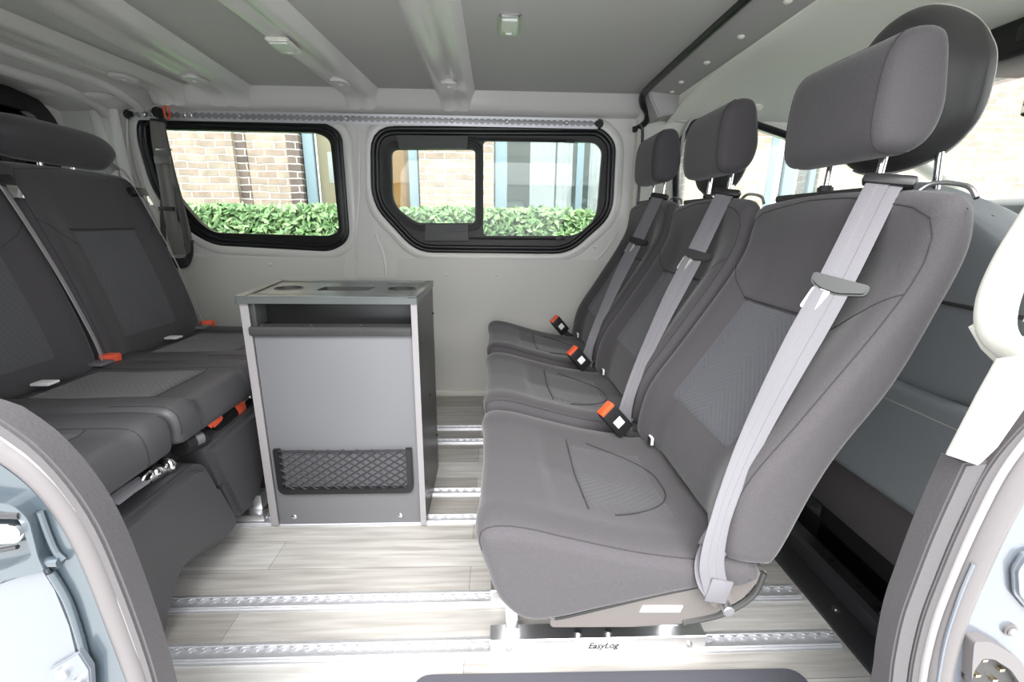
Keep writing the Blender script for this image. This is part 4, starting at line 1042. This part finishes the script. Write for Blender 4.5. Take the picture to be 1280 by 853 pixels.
fp = box('front_panel', M['cabgrey'], XL+.021, XRr-.015, y0+.006, y0+.022, .008, .565, .001, cb)
hs = MB(); hs.prism([(y0-.006, .548), (y0-.010, .553), (y0-.010, .566), (y0-.006, .570), (y0+.024, .572), (y0+.024, .560), (y0+.006, .552)], 'x', XL+.018, XRr-.016, bev=.001)
hs.build('handle_strip', M['cabdark'], cb)
b = MB()
for x in (-.57, -.45, -.33): b.ball((x, y0+.004, .5725), .004, (1, 1, .4), 10)
b.build('screw', M['steel'], cb)
box('shelf', M['blackmat'], XL+.02, XRr-.015, y0+.024, y1-.012, .552, .562, 0, cb)
box('inner_back', M['black'], XL+.022, XRr-.016, y0+.055, y0+.065, .562, .628, .001, cb)
box('inner_panel', M['cabdark'], XL+.022, XL+.034, y0+.003, y1-.02, .57, .628, .001, cb)
# top with two round holes and a slot
TX0, TX1 = XL-.004, XRr+.003
ci = lambda cx, cy, r, n=28: [(cx+r*math.cos(2*PI*i/n), cy+r*.95*math.sin(2*PI*i/n)) for i in range(n)]
h1 = ci(-.560, 1.235, .036); h2 = ci(-.255, 1.235, .036); h3 = rounded([(-.475, 1.195), (-.335, 1.195), (-.335, 1.275), (-.475, 1.275)], .012)
b = MB(); b.prism(rounded([(TX0, y0-.010), (TX1, y0-.010), (TX1-.004, y1+.004), (xl2-.004, y1+.004)], .006), 'z', .628, .643, bev=.002, holes=[h1, h2, h3])
tp = b.build('top', M['cabtop'], cb)
for cx in (-.560, -.255):
    b = MB(); b.prism(ci(cx, 1.235, .038), 'z', .6425, .6450, bev=.0006, holes=[ci(cx, 1.235, .034)]); b.prism(ci(cx, 1.235, .0365), 'z', .60, .642, holes=[ci(cx, 1.235, .0345)]); b.cyl((cx, 1.235, .600), (cx, 1.235, .604), .036, 28)
    b.build('cup_holder', M['cabdark'], cb)
b = MB(); b.prism(rounded([(-.478, 1.192), (-.332, 1.192), (-.332, 1.278), (-.478, 1.278)], .012), 'z', .598, .642, holes=[rounded([(-.474, 1.196), (-.336, 1.196), (-.336, 1.274), (-.474, 1.274)], .012)]); b.box(-.477, -.333, 1.193, 1.277, .596, .600)
b.build('tray', M['cabdark'], cb)
b = MB()   # frame strips of the top
b.box(TX0+.003, TX1-.003, y0-.008, y0+.038, .6425, .6455, .001); b.box(xl2+.01, TX1-.004, y1-.028, y1+.002, .6425, .6455, .001); b.box(TX1-.024, TX1-.002, y0-.008, y1, .6425, .6465, .001)
b.prism([(TX0+.001, y0-.009), (TX0+.024, y0-.009), (xl2+.020, y1+.003), (xl2-.002, y1+.003)], 'z', .6425, .6465)
b.build('top_rim', M['cabtop'], tp)
# net pocket
fy = y0+.006
npk = MB(); zt, zb = .240, .108; xa, xb_ = XL+.022+.012, XRr-.030
outl = rounded([(xa, zt), (xa, zb), (xb_, zb), (xb_, zt)], [.002, .022, .022, .002]); inl = rounded([(xa+.016, zt+.002), (xa+.016, zb+.016), (xb_-.016, zb+.016), (xb_-.016, zt+.002)], [.001, .004, .004, .001])
A = [p for p in outl]; 
poly = [(xa, zt)]+[p for p in rounded([(xa, zt), (xa, zb), (xb_, zb), (xb_, zt)], [.0001, .022, .022, .0001])[6:18]]+[(xb_, zt), (xb_-.016, zt), (xb_-.016, zb+.017), (xa+.016, zb+.017), (xa+.016, zt)]
npk.prism(poly, 'y', fy-.014, fy, bev=.002); pk = npk.build('net_pocket_frame', M['black'], cb)
b = MB(); cx0, cx1, cz0, cz1 = xa+.014, xb_-.014, zb+.015, zt-.004
sp2 = .030; sl = .66
def clipl(x0, z0, dx, dz):
    t0, t1 = -9, 9
    for p, d, lo, hi in ((x0, dx, cx0, cx1), (z0, dz, cz0, cz1)):
        a, c = (lo-p)/d, (hi-p)/d; t0 = max(t0, min(a, c)); t1 = min(t1, max(a, c))
    return (t0, t1) if t1-t0 > .004 else None
for sg in (1, -1):
    for i in range(-14, 30):
        x = cx0+i*sp2; r_ = clipl(x, cz0, 1, sg*sl)
        if r_:
            pts = []
            for q in range(13):
                t = r_[0]+(r_[1]-r_[0])*q/12; pts.append((x+t, fy-.010+.0012*sg, cz0+sg*sl*t))
            b.tube(pts, .0019, 6)
b.build('net', M['net'], pk)
b = MB(); b.tube([(cx0, fy-.010, cz1), ((cx0+cx1)/2, fy-.010, cz1-.002), (cx1, fy-.010, cz1)], .0028, 8)
for i in range(9): b.ball((cx0+.014+i*(cx1-cx0-.028)/8, fy-.010, cz1), .005, (1, .6, .7), 8)
b.build('elastic_cord', M['net'], pk)
for x in (-.552, -.262): MB().ball((x, fy, .030), .0075, (1, .5, 1)).build('screw', M['chrome'], fp)
# ================================================================== ceiling lamps
def lamp1(x0, x1, ya, yb, z, lab, mm):
    t = empty('ceiling_light', ((x0+x1)/2, (ya+yb)/2, z), lab, 'ceiling light', 'ceiling lights')
    b = MB(); b.prism(rounded([(x0, ya), (x1, ya), (x1, yb), (x0, yb)], .010), 'z', z-.010, z+.001, bev=.004, seg=3); b.build('housing', M[mm], t)
    b = MB(); b.prism(rounded([(x0+.007, ya+(yb-ya)*.12), (x1-.007, ya+(yb-ya)*.12), (x1-.007, ya+(yb-ya)*.72), (x0+.007, ya+(yb-ya)*.72)], .005), 'z', z-.0135, z-.008, bev=.002); b.build('lens', M['lens'], t)
    b = MB(); b.box((x0+x1)/2-.008, (x0+x1)/2+.008, yb-.018, yb-.010, z-.0125, z-.009, .001); b.build('switch', M['white'], t)
    return t
p = at(350, 44, z=1.305); q = at(637, 26, z=1.33)
lamp1(-.625, -.560, 1.395, 1.50, CZ-.030, 'pale plastic lamp recessed in the left ceiling rib', 'cream')
lamp1(q.x-.028, q.x+.028, q.y-.05, q.y+.07, CZ, 'small chrome edged lamp on the flat ceiling panel', 'steel')
# ================================================================== rear-view mirror and roof console
t = empty('rear_view_mirror', (1.50, 1.22, 1.16), 'dark interior mirror hanging at the windscreen, seen at the right edge', 'mirror')
b = MB(); b.box(1.47, 1.50, 1.05, 1.33, 1.125, 1.20, .012, seg=3); b.build('mirror_frame', M['black'], t)
b = MB(); b.box(1.466, 1.471, 1.06, 1.32, 1.133, 1.192, .002); b.build('mirror_glass', M['chrome'], t)
b = MB(); b.cyl((1.50, 1.2, 1.18), (1.56, 1.2, 1.27), .012, 12); b.build('mirror_arm', M['black'], t)
t = empty('roof_console', (1.35, 1.20, 1.30), 'black overhead console under the cab headliner at the right edge', 'console')
b = MB(); b.box(1.28, 1.50, 1.02, 1.38, 1.235, 1.325, .015, seg=3); b.build('console_body', M['black'], t)
b = MB(); b.box(1.268, 1.283, 1.08, 1.20, 1.262, 1.300, .004); b.build('console_lamp', M['framegrey'], t)
# ================================================================== B-pillar: cream trim with grab handle
b = MB(); tr_ = [at(px, py, y=.50) for px, py in ((1185, 570), (1225, 584), (1290, 500), (1300, 440), (1262, 440), (1225, 490))]
pb = empty('grab_handle', (.56, .48, .7), 'cream plastic grab handle on the cream door pillar, right edge', 'grab handle')
def pp(pts, y): return [at(a, c, y=y) for a, c in pts]
b = MB(); P = spline([Vector(v) for v in pp([(1345, 190), (1300, 268), (1266, 328), (1246, 378), (1246, 415), (1268, 440), (1305, 460)], .455)], 8)
b.tube(P, lambda t: .0115+.004*math.sin(t*PI), 14, flat=(1.15, (0, 1, 0)))
hb_ = b.build('grip', M['cream'], pb)
b = MB(); b.prism([(v.x, v.z) for v in pp([(1224, 412), (1240, 440), (1275, 474), (1300, 470), (1320, 440), (1300, 425), (1265, 418), (1245, 400)], .46)], 'y', .450, .480, bev=.008, seg=3); b.build('handle_foot', M['cream'], pb)
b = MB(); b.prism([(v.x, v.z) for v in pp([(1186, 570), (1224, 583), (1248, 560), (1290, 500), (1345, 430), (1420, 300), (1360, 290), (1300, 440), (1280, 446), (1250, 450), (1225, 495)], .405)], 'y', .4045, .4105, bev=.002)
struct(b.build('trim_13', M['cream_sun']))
b = MB(); b.prism([(.59, .72), (.63, .72), (.70, 1.0), (.68, 1.30), (.60, 1.30), (.63, 1.0)], 'y', .445, .475, bev=.006)
struct(b.build('trim_14', M['cream']))
# ================================================================== step mat
b = MB(); b.prism(rounded([(-.20, .20), (.60, .20), (.578, .645), (-.145, .652)], .03), 'z', .0, .009, bev=.002)
tag(b.build('step_mat', M['step']), 'dark grey mat on the floor edge at the bottom of the door opening', 'mat')
# ================================================================== fittings on the painted door frame
t = empty('contact_block', (.62, .40, .25), 'grey framed block of brass door contacts on the right painted frame', 'contact block')
yk = .402
cc = [(v.x+.005, v.z) for v in pp([(1199, 845), (1200, 818), (1202, 793), (1222, 793), (1255, 812), (1276, 840), (1290, 875), (1200, 890)], yk)]
ci_ = [(v.x, v.z) for v in pp([(1203, 845), (1208, 828), (1218, 814), (1232, 815), (1252, 828), (1266, 848), (1272, 872), (1212, 878)], yk)]
b = MB(); b.prism(rounded(cc, .006), 'y', yk-.010, yk+.003, bev=.003, holes=[rounded(ci_, .004)]); b.build('surround', M['seal'], t)
b = MB(); b.prism(rounded(ci_, .004), 'y', yk-.002, yk+.004); b.build('recess', M['framegrey'], t)
b = MB()
for px, py in ((1229, 824), (1250, 836), (1220, 843), (1241, 849), (1262, 862), (1232, 866)):
    p = at(px, py, y=yk-.004); MB().box(p.x-.0032, p.x+.0032, yk-.007, yk, p.z-.002, p.z+.002, .0006).build('contact_pin', M['gold'], t)
p = at(1263, 788, y=yk)
t = empty('grommet', (p.x, yk, p.z), 'small round grommet above the brass contacts', 'grommet', None)
b = MB(); b.cyl((p.x, yk+.004, p.z), (p.x, yk-.003, p.z), .0078, 24, bev=.002); b.build('ring', M['seal'], t)
b = MB(); b.ball((p.x, yk-.003, p.z), .0042, (1, .5, 1)); b.build('plug', M['chrome'], t)
b = MB(); b.prism(rounded([(v.x, v.z) for v in pp([(1262, 710), (1275, 690), (1310, 680), (1320, 760), (1285, 765), (1264, 740)], yk)], .006), 'y', yk-.006, yk+.002, bev=.004); b.build('panel_boss', M['paint_lit'], wnr)
b = MB(); b.tube(spline([v for v in pp([(1217, 705), (1200, 745), (1182, 800), (1172, 853), (1165, 900)], yk-.001)], 5), .0022, 8); b.build('panel_flange', M['paint_lit'], wnr)
# left: striker recess, ledge, tilted sill skin, hinge plate
b = MB(); b.prism(rounded([(v.x, v.z) for v in pp([(-60, 612), (30, 622), (50, 640), (62, 690), (70, 705), (0, 720), (-60, 730)], .403)], .01), 'y', .392, .405, bev=.004, holes=[rounded([(v.x, v.z) for v in pp([(-50, 628), (26, 632), (38, 642), (54, 688), (20, 702), (-50, 715)], .403)], .008)]); b.build('recess_rim', M['paint'], wnl)
b = MB(); b.prism(rounded([(v.x, v.z) for v in pp([(-50, 628), (26, 632), (38, 642), (54, 688), (20, 702), (-50, 715)], .403)], .008), 'y', .4025, .4045); b.build('recess_floor', M['paint'], wnl)
t = empty('door_striker', (-.52, .40, .5), 'steel striker bracket with a star bolt in the left door frame', 'striker')
b = MB(); b.prism(rounded([(v.x, v.z) for v in pp([(-60, 652), (25, 653), (36, 663), (28, 676), (-60, 682)], .398)], .006), 'y', .393, .400, bev=.0015); b.build('plate', M['steel'], t)
p = at(17, 664, y=.39); b = MB(); b.cyl((p.x, .394, p.z), (p.x, .386, p.z), .0075, 24, bev=.002); b.cyl((p.x, .387, p.z), (p.x, .3845, p.z), .0035, 6); b.build('bolt', M['steel'], t)
b = MB(); a, c = pp([(-60, 640), (30, 643)], .395); b.cyl(a, c, .005, 14, bev=.002); a, c = pp([(-60, 700), (22, 684)], .395); b.cyl(a, c, .0022, 12); b.build('pin', M['blackmetal'], t)
sk = MB()
prf = [(.403, None)]
top = pp([(-80, 745), (0, 705), (56, 686), (75, 700)], .400); mid = pp([(-80, 790), (0, 745), (60, 712), (85, 760)], .388)
sk.tube(spline([Vector(v) for v in pp([(-80, 760), (0, 722), (40, 704), (76, 702)], .399)], 6), .0055, 10)
sk.tube(spline([Vector(v) for v in pp([(64, 716), (84, 750), (98, 790), (108, 830), (114, 880)], .400)], 6), .004, 10)
sk.tube(spline([Vector(v) for v in pp([(50, 640), (60, 668), (70, 690), (80, 700)], .401)], 6), .003, 8)
sk.build('pressed_ledge', M['paint'], wnl)
sk = MB(); a = pp([(-120, 800), (0, 727), (56, 706), (74, 735), (92, 780), (104, 830), (108, 880)], .401)
lo = [Vector((v.x, v.y-.03-.05*max(0, (.47-v.z)), v.z-.0)) for v in a]
sk.prism([(v.x, v.z) for v in a]+[(a[-1].x, .0), (a[0].x, .0)], 'y', .398, .404, bev=.002)
ss_ = sk.build('sill_skin', M['paint_lit'], wnl)  # sky reflection put into the colour by the lightened paint
t = empty('hinge_plate', (-.45, .40, .28), 'body-paint plate, lightened as if lit, with two bolts at the bottom of the left frame', 'hinge plate')
b = MB(); b.prism([(v.x, v.z) for v in pp([(60, 838), (98, 816), (112, 838), (116, 900), (50, 900)], .392)], 'y', .392, .400, bev=.0015); b.build('plate', M['paint_lit'], t)  # bright reflection on the plate is put into its paint colour
for px, py in ((80, 840), (100, 852)):
    p = at(px, py, y=.392); q = MB(); q.cyl((p.x, .393, p.z), (p.x, .387, p.z), .0062, 20, bev=.001); q.cyl((p.x, .388, p.z), (p.x, .3855, p.z), .0028, 6); q.build('bolt', M['steel'], t)

# ================================================================== light
sc = bpy.context.scene
w = bpy.data.worlds.new('World'); sc.world = w; w.use_nodes = True
nt = w.node_tree; bg = nt.nodes['Background']
tc = N(nt, 'ShaderNodeTexCoord'); sx = N(nt, 'ShaderNodeSeparateXYZ'); nt.links.new(tc.outputs['Generated'], sx.inputs[0])
rp = N(nt, 'ShaderNodeValToRGB'); e = rp.color_ramp.elements
e[0].position = .0; e[0].color = (.55, .58, .62, 1); e[1].position = .7; e[1].color = (.92, .97, 1.0, 1); x = e.new(.15); x.color = (1.0, 1.0, 1.0, 1)
nt.links.new(sx.outputs['Z'], rp.inputs['Fac']); nt.links.new(rp.outputs['Color'], bg.inputs['Color'])
bg.inputs['Strength'].default_value = 1.0
sn = bpy.data.lights.new('sun', 'SUN'); sn.energy = 1.6; sn.angle = R_(50); sn.color = (1, .98, .95)
so = bpy.data.objects.new('sun', sn); C.objects.link(so); so.rotation_euler = Vector((.05, .8, -1)).to_track_quat('-Z', 'Y').to_euler()
sc.view_settings.view_transform = 'Standard'; sc.view_settings.look = 'None'; sc.view_settings.exposure = 2.12; sc.view_settings.gamma = 1
sc.view_settings.use_curve_mapping = False
sc.cycles.max_bounces = 10; sc.cycles.diffuse_bounces = 6; sc.cycles.transparent_max_bounces = 16
